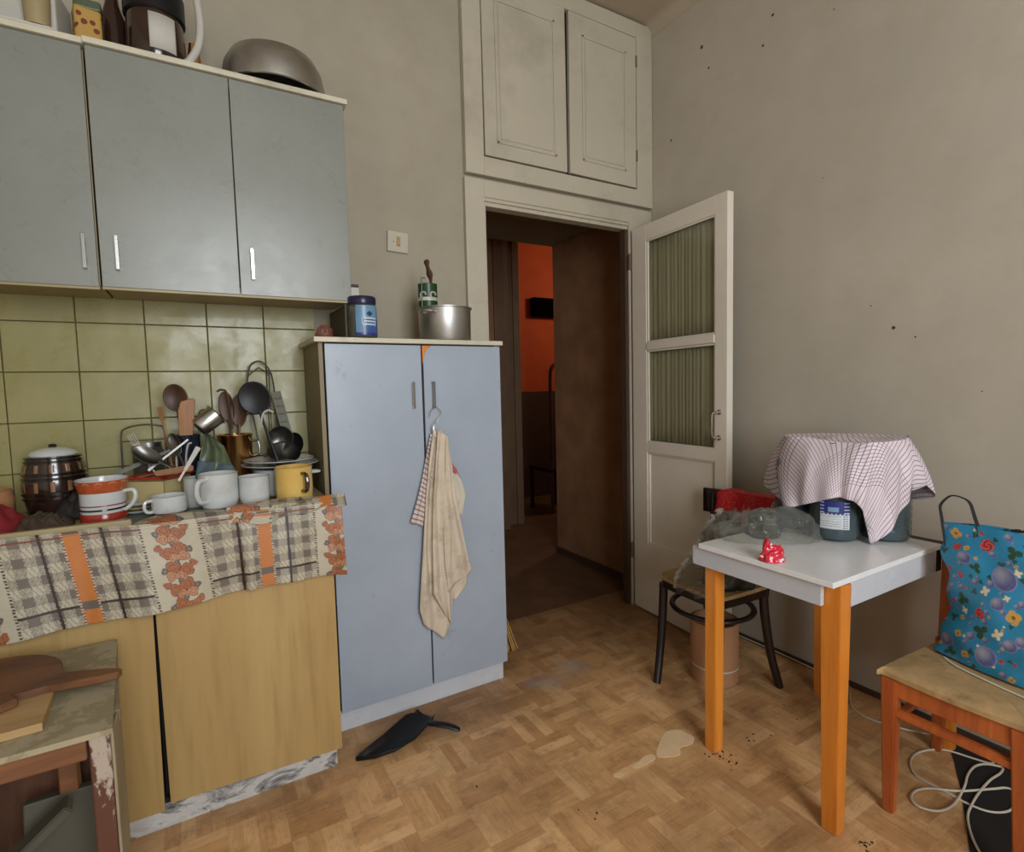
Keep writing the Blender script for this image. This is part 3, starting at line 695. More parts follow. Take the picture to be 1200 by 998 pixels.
obj('leg', box(B(), -.30, -.262, 1.80, 1.84, 0, FZ-.013, .003), M['peeled'], ft)
obj('back_board', box(B(), -.66, -.285, 1.66, 1.685, .16, FZ-.03, .002), M['red_wood'], ft)
b = B(); box(b, -.40, -.262, 1.50, 1.53, 0, .42, .004, Matrix.Translation((-.33, 1.5, 0)) @ Matrix.Rotation(math.radians(-8), 4, 'X') @ Matrix.Translation((.33, -1.5, 0)))
tag(obj('green_board', b, M['green_grey']), 'grey-green painted board standing under the battered table', 'board')
tag(obj('wood_batten', beam(B(), (-.60, 1.44, .20), (-.30, 1.475, .44), .05, .02, bev=.003), M['green_grey']), 'grey-green batten leaning slantwise under the battered table', 'batten')
tag(obj('blue_plank', beam(B(), (-.475, 1.38, .64), (-.405, 1.40, .40), .07, .016, bev=.003), M['pale_blue']), 'pale blue painted slat at the left edge, against the battered table', 'plank')
# boards on it
cbd = thing('cutting_board', (-.48, 1.60, FZ), 'round dark wooden cutting board with a handle on the battered table', 'cutting board')
P = [Vector((-.475+.150*math.cos(a), 1.63+.150*math.sin(a), 0)) for a in [math.radians(i) for i in range(-14, 330, 12)]]
P = [p for p in P if not (p.x > -.36 and p.y < 1.60)]
ang = math.radians(-16); ca, sa = math.cos(ang), math.sin(ang)
def hp(s, t): return Vector((-.36+s*ca-t*sa, 1.585+s*sa+t*ca, 0))
P = P + [hp(-.03, -.05), hp(.03, -.024), hp(.13, -.020), hp(.165, -.008), hp(.165, .012), hp(.13, .022), hp(.04, .026)]
b = B(); prism(b, [(p.x, p.y, FZ+.019) for p in P], (0, 0, .018)); bmesh.ops.bevel(b, geom=b.edges[:], offset=.003, segments=1, affect='EDGES'); obj('board', b, M['board_wood'], cbd)
tag(obj('plywood_board', box(B(), -.66, -.325, 1.408, 1.62, FZ+.0005, FZ+.0175, .001, Matrix.Translation((-.4, 1.5, 0)) @ Matrix.Rotation(math.radians(3), 4, 'Z') @ Matrix.Translation((.4, -1.5, 0))), M['ply']), 'pale plywood board lying on the battered table under the round cutting board', 'board')

# ------------------------------------------------------------------ objects on the wall cabinets
ZU = 2.4125
def basin_prof(r, h): return [(r, 0), (r+.008, .002), (r+.008, .006), (r, .006), (r*.98, h*.3), (r*.86, h*.62), (r*.62, h*.88), (r*.3, h*.98), (0, h)]
bs = thing('upturned_basin', (.30, 2.25, ZU), 'large upturned dull aluminium bowl on top of the right wall cabinet', 'bowl')
obj('bowl', lathe(B(), [(.178, 0), (.184, .002), (.184, .006), (.178, .008), (.177, .045), (.168, .092), (.148, .128), (.10, .152), (.05, .160), (0, .161)], c=(.305, 2.225, ZU+.010), seg=64), M['alu'], bs, smooth=True)
tag(obj('folded_sack', box(B(), .045, .118, 2.17, 2.30, ZU, ZU+.022, .006), M['brown_paper']), 'flat folded brown sack between the dark jug and the upturned bowl on the wall cabinet', 'sack')
jg = thing('dark_jug', (-.06, 2.20, ZU), 'large dark brown jug with a white label and black collar on the wall cabinet', 'jug')
jp = [(0, 0), (.078, 0), (.084, .01), (.086, .06), (.084, .12), (.080, .16)]
obj('body', lathe(B(), jp+[(0, .16)], c=(-.06, 2.20, ZU)), M['brown_glaze'], jg, smooth=True)
obj('collar', lathe(B(), [(.0, .16), (.083, .16), (.088, .165), (.088, .24), (.07, .28), (.0, .29)], c=(-.06, 2.20, ZU)), M['black'], jg, smooth=True)
def lab_fn(u, v, c=(-.06, 2.20), r=.0868, a0=-1.75, a1=-.85, z0=ZU+.035, z1=ZU+.145):
    a = a0+(a1-a0)*u; return Vector((c[0]+r*math.cos(a), c[1]+r*math.sin(a), z0+(z1-z0)*v))
sheet('label', lab_fn, 16, 2, M['paper'], jg, .0008)
obj('spout_strip', lathe(B(), [(0, 0), (.016, .0), (.020, .08), (.014, .13), (0, .135)], c=(.048, 2.215, ZU), sy=.6), M['copper'], jg, smooth=True)
hd = B(); tube(hd, spline([(.012, 2.135, ZU+.012), (.035, 2.13, ZU+.03), (.062, 2.135, ZU+.09), (.070, 2.14, ZU+.17), (.058, 2.145, ZU+.26), (.02, 2.15, ZU+.30)], 8), .0125, 10)
tag(obj('curved_handle', hd, M['white'], smooth=True), 'cream curved plastic hose standing beside the dark jug on the wall cabinet', 'hose')
pb = thing('spice_packet', (-.235, 2.18, ZU), 'yellow packet printed with red-brown spots on the wall cabinet', 'packet')
b = B(); box(b, -.275, -.205, 2.14, 2.20, ZU, ZU+.12, .008, Matrix.Translation((-.24, 2.17, 0)) @ Matrix.Rotation(.25, 4, 'Z') @ Matrix.Translation((.24, -2.17, 0)))
def m_spot():
    k = NT('yellow_spotted_print'); v = k.coords(); vo = k.new('ShaderNodeTexVoronoi'); vo.inputs['Scale'].default_value = 42; k.link(v, vo.inputs['Vector'])
    k.base(k.ramp(vo.outputs['Distance'], [(.3, srgb(110, 44, 24)), (.36, srgb(172, 136, 66))], 'CONSTANT')); k.set(rough=.4); return k.m
obj('packet', b, m_spot(), pb); obj('dark_top', box(B(), -.27, -.20, 2.15, 2.20, ZU+.12, ZU+.15, .006), M['green_cloth'], pb)
tag(obj('dark_bottle', lathe(B(), [(0, 0), (.035, 0), (.038, .02), (.038, .14), (.02, .2), (.016, .26), (0, .26)], c=(-.178, 2.24, ZU)), M['brown_glaze'], smooth=True), 'dark brown bottle between the yellow packet and the jug on the wall cabinet', 'bottle')
tag(obj('white_carton', box(B(), -.47, -.30, 2.15, 2.27, ZU+.012, ZU+.15, .006, Matrix.Translation((-.38, 2.2, 0)) @ Matrix.Rotation(-.18, 4, 'Z') @ Matrix.Translation((.38, -2.2, 0))), M['white']), 'white carton on the left wall cabinet beside the yellow packet', 'carton')
tag(obj('grey_cup', lathe(B(), [(0, 0), (.03, 0), (.034, .09), (0, .09)], c=(-.352, 2.125, ZU+.013), seg=24), M['side_beige'], smooth=True), 'small drab beaker in front of the white carton on the left wall cabinet', 'beaker')
b = B()
for i in range(2): box(b, -.78+i*.02, -.31-i*.01, 2.09+.006*i, 2.38, ZU+.0003+.006*i, ZU+.006+.006*i, .002, Matrix.Translation((-.5, 2.2, 0)) @ Matrix.Rotation(.015*i, 4, 'Z') @ Matrix.Translation((.5, -2.2, 0)))
tag(obj('newspaper_stack', b, M['paper']), 'flat stack of yellowed paper lining the top of the left wall cabinet', 'paper')
tag(obj('white_parcel', box(B(), -.74, -.50, 2.12, 2.30, ZU+.013, ZU+.12, .01), M['paper']), 'white paper parcel at the far left on top of the wall cabinets', 'parcel')

# ------------------------------------------------------------------ objects on the tall cupboard
ZK = 1.5355
pt = thing('aluminium_pot', (.935, 2.17, ZK), 'aluminium cooking pot at the right end of the tall cupboard top', 'pot')
obj('pot_body', lathe(B(), [(0, 0), (.104, 0), (.110, .008), (.112, .138), (.118, .140), (.118, .144), (.108, .144), (.106, .012), (0, .010)], c=(.935, 2.17, ZK), seg=64), M['alu'], pt, smooth=True)
for a in (-2.55, .45):
    b = B(); q = lambda r, da, z: (.935+r*math.cos(a+da), 2.17+r*math.sin(a+da), ZK+z)
    tube(b, spline([q(.112, -.24, .118), q(.138, -.2, .12), q(.150, 0, .122), q(.138, .2, .12), q(.112, .24, .118)], 6), .005, 8); obj('pot_handle', b, M['alu'], pt, smooth=True)
gc = thing('green_tin', (.865, 2.185, ZK+.144), 'small dark green tin with white swirls standing in the aluminium pot', 'tin')
GZ = ZK+.028
obj('tin_body', lathe(B(), [(0, 0), (.040, 0), (.041, .003), (.041, .215), (.042, .218), (.038, .218), (.038, .01), (0, .008)], c=(.868, 2.19, GZ), seg=40), plain('dark_green_print', srgb(22, 66, 34), .35, var=.15), gc, smooth=True)
for a0 in (-2.45, -1.35):
    P = [Vector((.868+.0415*math.cos(a0+.30*math.cos(t)*1.0), 2.19+.0415*math.sin(a0+.30*math.cos(t)), GZ+.168+.016*math.sin(t)*(1+.2*math.cos(2*t)))) for t in [i*.35 for i in range(15)]]
    b = B(); tube(b, P, .0035, 6); obj('swirl', b, M['white'], gc, smooth=True)
b = B(); lathe(b, [(.0415, 0), (.0418, .014), (.0415, .014)], c=(.868, 2.19, GZ+.146), seg=40); obj('paper_band', b, M['edge'], gc)
br = thing('brush', (.878, 2.19, GZ+.02), 'brown wooden brush handle sticking up out of the green tin', 'brush')
b = B(); tube(b, spline([(.872, 2.19, GZ+.02), (.880, 2.19, GZ+.19), (.884, 2.19, GZ+.232), (.880, 2.19, GZ+.26), (.872, 2.19, GZ+.29), (.868, 2.19, GZ+.312), (.866, 2.19, GZ+.322)], 6), lambda t: .009+.011*math.exp(-((t-.52)/.10)**2)+.009*math.exp(-((t-.85)/.14)**2), 12, flat=.6); obj('brush_handle', b, M['spoon_dark'], br, smooth=True)
b = B(); tube(b, [(.833, 2.17, GZ+.10), (.832, 2.165, GZ+.242), (.845, 2.16, GZ+.238)], .003, 6); tag(obj('bent_wire', b, M['dark_wood']), 'thin brown bent wire standing in the green tin', 'wire')
jr = thing('blue_lid_jar', (.552, 2.10, ZK), 'squat plastic jar with navy lid and blue label on the tall cupboard', 'jar')
jc = (.556, 2.085, ZK)
obj('jar_body', lathe(B(), [(0, 0), (.050, 0), (.054, .006), (.055, .02), (.055, .10), (.050, .122), (.044, .130), (0, .130)], c=jc, seg=48), M['jar'], jr, smooth=True)
obj('jar_content', lathe(B(), [(0, .004), (.049, .004), (.051, .09), (0, .09)], c=jc, seg=32), plain('grey_beige_powder', srgb(112, 106, 92), .8), jr, smooth=True)
obj('jar_lid', lathe(B(), [(0, .128), (.052, .128), (.053, .132), (.053, .152), (.050, .156), (0, .157)], c=jc, seg=48), M['lid_blue'], jr, smooth=True)
def jl(u, v):
    a = -2.30+u*1.75; return Vector((jc[0]+.0558*math.cos(a), jc[1]+.0558*math.sin(a), ZK+.008+.112*v))
def jcol(u, v):
    if abs(u-.55)*.8+abs(v-.72)*1.2 < .12: return srgb(30, 60, 78)
    d = math.hypot((u-.55)*1.2, (v-.5)*1.1)
    if v < .1: return srgb(40, 50, 120)
    for z0 in (.36, .46, .56):
        if abs(v-z0) < .025 and abs(u-.58) < .25-.12*abs(z0-.46)/.1*0: return srgb(190, 204, 214)
    if abs(d-.36) < .02 and v > .3 and v < .6: return srgb(170, 190, 206)
    return srgb(98, 140, 172) if v > .55 or u < .25 else srgb(52, 84, 140)
sheet('label', jl, 70, 60, M['bag_print'], jr, .0006, jcol)
wb = thing('white_pack', (.56, 2.27, ZK), 'narrow white carton with a dark top behind the navy-lidded jar', 'carton')
obj('carton', box(B(), .548, .592, 2.25, 2.30, ZK, ZK+.225, .003), M['white'], wb); obj('dark_cap', box(B(), .549, .591, 2.251, 2.299, ZK+.2255, ZK+.237, .003), M['dark_wood'], wb)
b = B(); box(b, .492, .498, 2.09, 2.36, ZK, ZK+.128, .001); tag(obj('shade_card', b, plain('shade_card_face', srgb(74, 66, 48), .7)), 'thin card coloured as dark space, standing on edge left of the navy-lidded jar', 'card')  # card face coloured dark to stand in for the shaded space there
bk = thing('clay_basket', (.43, 2.2, ZK), 'small red-brown clay ornament in the left corner of the tall cupboard top', 'ornament')
b = B(); lathe(b, [(0, 0), (.026, 0), (.036, .014), (.034, .024), (.030, .024), (0, .020)], c=(.432, 2.19, ZK), seg=24); obj('bowl', b, M['terracotta'], bk, smooth=True)
for i in range(5):
    b = B(); a = i*math.pi/4-math.pi/2; tube(b, [Vector((.432+.028*math.sin(a), 2.19-.02*math.cos(a)*.7, ZK+.022)), Vector((.432+.024*math.sin(a), 2.19-.014, ZK+.04)), Vector((.432+.006*math.sin(a), 2.19-.006, ZK+.056))], .005, 6); obj('petal', b, M['terracotta'], bk, smooth=True)

# ------------------------------------------------------------------ hook and towels on the tall cupboard
hk = thing('wire_hook', (.822, 2.045, 1.13), 'bent wire hook hung on the handle of the tall cupboard, holding cloths', 'hook')
YH = 2.045
b = B(); tube(b, spline([(.800, YH, 1.222), (.806, YH, 1.245), (.8265, YH+.003, 1.262), (.846, YH, 1.248), (.850, YH, 1.228), (.832, YH, 1.208), (.812, YH, 1.190), (.808, YH, 1.172), (.822, YH, 1.142), (.842, YH-.004, 1.172)], 6), .0016, 6); obj('wire', b, M['steel'], hk, smooth=True)
b = B(); tube(b, spline([(.842, YH, 1.222), (.828, YH-.004, 1.200), (.812, YH-.008, 1.178), (.822, YH-.010, 1.140)], 6), .0014, 6); obj('wire', b, M['steel'], hk, smooth=True)
def loft(L, R, y0, folds, amp, vs=1.0, ph=0, wid=.2):
    def fn(u, v):
        a, c = plerp(L, v), plerp(R, v); x = a[0]+(c[0]-a[0])*u; z = a[1]+(c[1]-a[1])*u
        g = min(1, .35+v*1.2)
        return Vector((x, min(y0 - amp*g*(.55+.45*math.sin(u*folds*math.pi*2+ph+.6*math.sin(v*5)))-.003*math.sin(v*9+u*4), 2.061), z))
    return fn
def P2(pts): return [tuple((lambda p: (p.x, p.z))(at(x, y, y=2.035))) for x, y in pts]
uvw = lambda w_, h_: (lambda u, v: (u*w_, v*h_))
bt = join_sheets('beige_towel', [
    (loft(P2([(508, 505), (503, 540), (499, 580), (496, 640), (493, 690), (492, 715), (497, 732)]), P2([(520, 503), (517, 540), (514, 590), (512, 650), (520, 700), (529, 728), (521, 748)]), 2.046, 1.6, .020), 36, 60, uvw(.1, .85)),
    (loft(P2([(512, 503), (509, 540), (506, 590), (505, 640), (506, 695), (520, 718)]), P2([(525, 512), (527, 540), (530, 580), (534, 620), (531, 690), (528, 730)]), 2.034, 1.7, .020, ph=1), 36, 60, uvw(.1, .85)),
    (loft(P2([(521, 508), (520, 545), (519, 590), (518, 630), (519, 660), (523, 692)]), P2([(524, 514), (529, 545), (532, 580), (541, 620), (549, 655), (552, 666)]), 2.030, 1.5, .018, ph=2), 30, 50, uvw(.1, .7)),
    (loft(P2([(528, 650), (529, 670), (530, 690), (531, 702)]), P2([(546, 660), (548, 672), (548, 686), (534, 703)]), 2.048, 1, .008, ph=3), 20, 16, uvw(.1, .2)),
], M['beige_towel'])
tag(bt, 'stained beige towel hanging from the wire hook on the tall cupboard', 'towel')
stt = join_sheets('striped_cloth', [(loft(P2([(506, 508), (501, 530), (496, 560), (490, 585), (482, 613)]), P2([(512, 508), (509, 535), (505, 565), (500, 590), (496, 617)]), 2.052, 1.2, .012, ph=.5), 24, 40, uvw(.07, .28))], M['towel_stripe'])
tag(stt, 'narrow pink striped cloth hanging left of the beige towel', 'cloth')
wc = join_sheets('white_cloth', [(loft(P2([(526, 545), (528, 565), (531, 590), (532, 606)]), P2([(530, 545), (540, 562), (545, 580), (541, 604)]), 2.040, 1, .012, ph=1.4), 16, 24, uvw(.06, .14))], plain('off_white_cloth', srgb(196, 188, 172), .9, bump=.2))
tag(wc, 'off-white cloth corner peeking out right of the beige towel', 'cloth')
pk = join_sheets('pink_cloth', [(loft(P2([(523, 538), (526, 546), (530, 552)]), P2([(529, 541), (535, 550), (540, 560)]), 2.038, 1, .008), 10, 12, uvw(.04, .06))], plain('pink_cloth', srgb(176, 96, 104), .9))
tag(pk, 'small pink cloth edge behind the beige towel', 'cloth')

# ------------------------------------------------------------------ crockery and utensils on the worktop
ZC2 = .9535
def mug(name, c, r, h, mat, label, cat, a=-2.2, hr=.028, group=None, foot=.85, flare=1.0, hmat=None, z=None, t=.003, hz=.55, hth=.006):
    z = ZC2 if z is None else z
    c = (c[0], c[1], z); m = thing(name, c, label, cat, group)
    prof = [(0, 0), (r*foot, 0), (r*.97, h*.12), (r, h*.3), (r*flare, h*.97), (r*flare+.0015, h), (r*flare-t, h), (r-t, h*.3), (r*.8, h*.12), (0, h*.1)]
    obj('cup', lathe(B(), prof, c=c, seg=48), M[mat], m, smooth=True)
    b = B(); dx, dy = math.cos(a), math.sin(a)
    pts = [(r*.98, h*hz+hr), (r+hr*.9, h*hz+hr*.9), (r+hr*1.15, h*hz), (r+hr*.8, h*hz-hr*.85), (r*.98, h*hz-hr)]
    tube(b, spline([(c[0]+dx*q, c[1]+dy*q, z+zz) for q, zz in pts], 7), hth, 8); obj('handle', b, M[hmat or mat], m, smooth=True)
    return m, c
# white mugs and the yellow mug
YO = .966   # on the oilcloth
mug('enamel_mug', (.036, 2.005), .058, .110, 'white_enamel', 'largest white enamel mug, handle turned to the front left', 'mug', a=-2.25, hr=.036, group='white mugs', z=YO, hth=.0075)
mug('enamel_mug', (-.022, 2.12), .045, .100, 'white_enamel', 'white mug half hidden behind the left side of the largest white mug', 'mug', a=1.5, group='white mugs', z=ZC2)
mug('enamel_mug', (.142, 2.005), .048, .090, 'white_enamel', 'smaller white enamel mug between the largest white mug and the yellow mug', 'mug', a=2.9, group='white mugs', z=YO)
ym, yc = mug('yellow_mug', (.266, 1.985), .061, .113, 'yellow_enamel', 'yellow enamel mug with a dark brown handle at the right end of the worktop', 'mug', a=-1.25, hr=.030, foot=.99, z=YO, hmat='brown_glaze', hth=.007)
sc_, cc = mug('white_cup', (-.105, 2.03), .050, .058, 'white_enamel', 'small low white cup with a round handle on the left', 'cup', a=-2.75, hr=.018, foot=.72, z=ZC2+.004, hz=.5, hth=.005)
gr = sheet('green_film', lambda u, v: Vector((-.235+.24*u, 1.92+.16*v, ZC2+.0022+.0012*math.sin(u*9)*math.sin(v*7))), 30, 20, M['green_cloth'], None, .001); tag(gr, 'crumpled green plastic film under the small white cup', 'film')
# striped mug
sm = thing('striped_mug', (-.295, 2.06, ZC2), 'wide orange and white patterned mug with red stripes at the front left', 'mug'); c0 = (-.278, 2.06, ZC2)
R0 = .061
obj('cup', lathe(B(), [(0, 0), (R0*.92, 0), (R0*.96, .004), (R0*.97, .090), (R0*1.0, .098), (R0*1.12, .130), (R0*1.09, .130), (R0*.93, .097), (R0*.9, .01), (0, .008)], c=c0, seg=56), M['white_enamel'], sm, smooth=True)
obj('orange_rim', lathe(B(), [(R0*.985, .091), (R0*1.015, .099), (R0*1.125, .128), (R0*1.12, .128)], c=c0, seg=56), M['orange_glaze'], sm, smooth=True)
for z0, z1, mt in ((.004, .028, 'red_glaze'), (.036, .042, 'band_glaze'), (.050, .054, 'red_glaze')): obj('painted_band', lathe(B(), [(R0*.968, z0), (R0*.985, z0+.001), (R0*.985, z1-.001), (R0*.972, z1)], c=c0, seg=56), M[mt], sm, smooth=True)
for i in range(12):
    a = i*math.pi/6; b = B(); tube(b, [Vector((c0[0]+R0*(1.045+.045*math.sin(t))*math.cos(a+.16*math.cos(t)), c0[1]+R0*(1.045+.045*math.sin(t))*math.sin(a+.16*math.cos(t)), ZC2+.112+.009*math.sin(t)+.002)) for t in [k*.5 for k in range(10)]], .0014, 5); obj('painted_scroll', b, M['edge'], sm)
b = B(); ax, ay = math.cos(-.35), math.sin(-.35); tube(b, spline([(c0[0]+ax*q, c0[1]+ay*q, ZC2+z) for q, z in ((R0*.96, .088), (R0+.024, .090), (R0+.030, .070), (R0+.018, .045), (R0*.97, .030))], 7), .006, 8); obj('handle', b, M['white_enamel'], sm, smooth=True)
# barrel jar
bj = thing('barrel_jar', (-.428, 2.27, ZC2), 'brown glazed barrel-shaped jar with dark hoops and a white lid', 'jar'); cb_ = (-.428, 2.27, ZC2)
bp = lambda z: .070+.014*math.sin(math.pi*min(1, max(0, z/.195)))
obj('body', lathe(B(), [(0, 0)]+[(bp(z), z) for z in [i*.195/14 for i in range(15)]]+[(0, .195)], c=cb_, seg=48), M['brown_glaze'], bj, smooth=True)
for z in (.018, .060, .076, .124, .138, .178, .190):
    obj('hoop', lathe(B(), [(bp(z)-.001, z-.004), (bp(z)+.0035, z-.003), (bp(z)+.0035, z+.003), (bp(z)-.001, z+.004)], c=cb_, seg=48), M['band_glaze'], bj, smooth=True)
tan_glaze = plain('tan_glaze', srgb(128, 92, 66), .25, var=.3, scale=30)
for i in range(12):
    a = i*math.pi/6+.1
    for z0, z1 in ((.084, .116), (.146, .170)):
        b = B(); tube(b, [Vector((cb_[0]+(bp(z)+.0006)*math.cos(a), cb_[1]+(bp(z)+.0006)*math.sin(a), ZC2+z)) for z in (z0, z1)], .006, 6, flat=.25)
        obj('stave_strip', b, tan_glaze, bj, smooth=True)  # tan glaze strips on the staves, all round the jar
ld_ = obj('lid', lathe(B(), [(0, .195), (.062, .195), (.064, .199), (.056, .210), (.030, .220), (0, .223)], c=cb_, seg=40), M['white_enamel'], bj, smooth=True)
obj('knob', lathe(B(), [(0, .222), (.010, .222), (.012, .228), (.008, .232), (0, .233)], c=cb_, seg=20), M['band_glaze'], ld_, smooth=True)
# cloths and wraps at the far left
def lump(name, c, sx, sy, h, mat, seed, label, cat, sharp=.5, n=26, z=ZC2):
    def fn(u, v):
        x, y = (u-.5)*2, (v-.5)*2; r = max(abs(x), abs(y)); rr = math.sqrt(x*x+y*y) if r else 0
        k = (r/rr) if rr else 1; X, Y = x*k, y*k                      # square to disc
        d = math.sqrt(X*X+Y*Y); nz = noise.noise(Vector((X*2+seed, Y*2, 3)))+.6*noise.noise(Vector((X*5+seed, Y*5, 1)))
        edge = 1+.22*noise.noise(Vector((math.atan2(Y, X)*1.2+seed, 0, 5)))
        return Vector((c[0]+X*sx*edge, c[1]+Y*sy*edge, z+.003+max(0, (1-d**2.2))*h*(1+sharp*nz)))
    o = sheet(name, fn, n, n, mat, None, .0015); tag(o, label, cat); return o
lump('red_cloth', (-.545, 2.08), .10, .09, .065, M['red_cloth'], 3, 'dark red cloth bundle at the left end of the worktop', 'cloth')
lump('grey_wrap', (-.425, 2.05), .075, .075, .035, plain('grey_plastic_wrap', srgb(70, 58, 50), .3, var=.4, scale=16), 9, 'crumpled grey plastic wrap beside the dark red cloth', 'wrap', .8)
tb = thing('tan_bowl', (-.60, 2.24, ZC2), 'tan clay bowl behind the dark red cloth', 'bowl'); obj('bowl', lathe(B(), [(0, 0), (.04, 0), (.075, .03), (.08, .07), (.074, .10), (.070, .10), (.072, .07), (.05, .02), (0, .015)], c=(-.60, 2.22, ZC2), seg=36), plain('tan_clay', srgb(168, 122, 84), .6, scale=9), tb, smooth=True)
tag(obj('dark_pot', lathe(B(), [(0, 0), (.040, 0), (.046, .09), (.048, .092), (.042, .092), (.038, .008), (0, .006)], c=(-.292, 2.285, ZC2+.001), seg=40), M['black'], smooth=True), 'small black pot behind the orange patterned mug', 'pot')
lump('dark_rag', (-.345, 2.17), .08, .06, .075, M['band_glaze'] if False else plain('blackish_rag', srgb(26, 22, 20), .6), 5, 'blackish rag between the barrel jar and the patterned mug', 'cloth')
# cream dish with red rim
cd_ = thing('cream_box', (-.13, 2.22, ZC2), 'cream plastic box with a red rim holding cutlery in the middle of the worktop', 'box')
bx = Matrix.Translation((-.142, 2.195, 0)) @ Matrix.Rotation(math.radians(-32), 4, 'Z')
b = B(); W2, D2 = .070, .070
for a in ((-W2, W2, -D2, -D2+.004), (-W2, W2, D2-.004, D2), (-W2, -W2+.004, -D2, D2), (W2-.004, W2, -D2, D2)): box(b, *a, ZC2, ZC2+.105, .001, bx)
box(b, -W2, W2, -D2, D2, ZC2, ZC2+.004, 0, bx); obj('walls', b, M['cream_plastic'], cd_)
b = B(); e = .012
for a in ((-W2-e, W2+e, -D2-e, -D2+.006), (-W2-e, W2+e, D2-.006, D2+e), (-W2-e, -W2+.006, -D2-e, D2+e), (W2-.006, W2+e, -D2-e, D2+e)): box(b, *a, ZC2+.105, ZC2+.113, .002, bx)
obj('red_rim', b, M['red_glaze'], cd_)
obj('red_tray', box(B(), -W2, W2, -D2, D2, ZC2+.098, ZC2+.102, 0, bx), M['red_glaze'], cd_)
st_ = thing('saucer_stack', (-.185, 2.10, ZC2), 'small stack of pale saucers between the patterned mug and the small white cup', 'saucer stack')
for i in range(3): obj('saucer', lathe(B(), [(0, 0), (.03, 0), (.055, .012), (.056, .014), (.03, .004), (0, .003)], c=(-.195+.002*i, 2.115, ZC2+.001+i*.012), seg=36), M['cream_plastic'] if i == 1 else M['white_enamel'], st_, smooth=True)
# glass jar in wire frame
wr = thing('wire_rack', (-.19, 2.31, ZC2), 'dark wire rack arching over a glass jar behind the cutlery box', 'rack')
b = B(); tube(b, spline([(-.252, 2.33, ZC2), (-.252, 2.33, 1.12), (-.25, 2.33, 1.20), (-.235, 2.33, 1.222), (-.19, 2.33, 1.232), (-.145, 2.33, 1.228), (-.122, 2.33, 1.21), (-.118, 2.33, 1.1), (-.118, 2.33, ZC2)], 6), .0028, 8); obj('arch', b, M['dark_steel'], wr, smooth=True)
b = B(); tube(b, [(-.252, 2.33, 1.175), (-.118, 2.33, 1.178)], .0022, 6); obj('cross_wire', b, M['dark_steel'], wr)
gj = thing('glass_jar', (-.17, 2.345, ZC2), 'glass jar with a patterned metal lid inside the wire rack', 'jar')
obj('glass', lathe(B(), [(0, 0), (.045, 0), (.048, .01), (.048, .18), (.040, .20), (0, .20)], c=(-.175, 2.34, ZC2), seg=36), M['jar'], gj, smooth=True)
obj('lid', lathe(B(), [(0, .195), (.041, .195), (.042, .215), (0, .217)], c=(-.175, 2.34, ZC2), seg=36), M['steel'], gj, smooth=True)
# cutlery
def spoon(name, base, tip, bw, bl, mat, label, cat='spoon', group=None, hw=.004, nrm=(-.3, -1, .3), deep=.25, handle_mat=None, hflat=.4):
    """handle from base to start of bowl, bowl ends at tip"""
    base, tip = Vector(base), Vector(tip); d = (tip-base).normalized(); n = Vector(nrm); n = (n-d*n.dot(d)).normalized(); s = d.cross(n)
    t = thing(name, base, label, cat, group)
    neck = tip-d*bl
    b = B(); tube(b, [base, base.lerp(neck, .5), neck+d*bl*.1], lambda q: hw*(1.2-.4*q), 8, flat=hflat, up=n); obj('handle', b, M[handle_mat or mat], t, smooth=True)
    b = B(); N = 10; K = 24; mid = neck+d*bl*.5; rings = []
    for i in range(N+1):
        r = i/N; rings.append([b.verts.new(mid+s*(bw/2*r*math.cos(q))+d*(bl/2*r*math.sin(q))-n*(deep*bw*(1-r*r))) for q in [2*math.pi*k/K for k in range(K)]] if i else [b.verts.new(mid-n*deep*bw)])
    for i in range(N):
        A, Q = rings[i], rings[i+1]
        for k in range(K):
            f = list(dict.fromkeys([A[k % len(A)], A[(k+1) % len(A)], Q[(k+1) % K], Q[k]])); b.faces.new(f)
    o = obj('bowl', b, M[mat], t, smooth=True); m = o.modifiers.new('t', 'SOLIDIFY'); m.thickness = .002; m.offset = 0
    return t
def fork(name, base, tip, mat, label, wd=.022, nrm=(-.3, -1, .3), group=None):
    base, tip = Vector(base), Vector(tip); d = (tip-base).normalized(); n = Vector(nrm); n = (n-d*n.dot(d)).normalized(); s = d.cross(n)
    t = thing(name, base, label, 'fork', group); L = (tip-base).length; neck = tip-d*.05
    b = B(); tube(b, [base, base.lerp(neck, .6), neck], .0035, 8, flat=.4, up=n); obj('handle', b, M[mat], t, smooth=True)
    obj('tine_base', beam(B(), neck, neck+d*.014, wd, .0025, up=n), M[mat], t)
    for i in range(4): obj('tine', beam(B(), neck+d*.013+s*(i-1.5)*wd/3.4, tip+s*(i-1.5)*wd/3.4, .003, .002, up=n), M[mat], t)
    return t
fork('fork', (-.15, 2.20, 1.07), (-.215, 2.24, 1.205), 'steel', 'steel fork standing tines up at the left of the cutlery box')
spoon('spoon', (-.075, 2.13, 1.075), (-.205, 2.17, 1.165), .056, .10, 'dark_steel', 'tarnished tablespoon lying across the cutlery box with its bowl to the left', nrm=(0, -.8, .6))
spoon('spoon', (-.06, 2.17, 1.08), (-.10, 2.24, 1.20), .042, .09, 'dark_steel', 'dark spoon leaning back among the cutlery in the box', nrm=(-.5, -.8, .2))
tag(obj('steel_knife', beam(B(), (-.315, 2.15, 1.055), (-.10, 2.20, 1.145), .018, .002, up=(0, -1, .4), wd2=.010), M['dark_steel']), 'steel table knife lying slantwise over the cutlery box', 'knife')
tag(obj('ladle_handle', beam(B(), (-.165, 2.155, 1.085), (-.045, 2.18, 1.18), .007, .0025, up=(0, -1, .2), wd2=.006, bev=.0008), M['dark_steel']), 'narrow steel knife handle crossing the cutlery box to the right', 'knife')
wk = thing('paring_knife', (-.05, 2.12, 1.07), 'white-handled knife leaning over the right side of the cutlery box', 'knife')
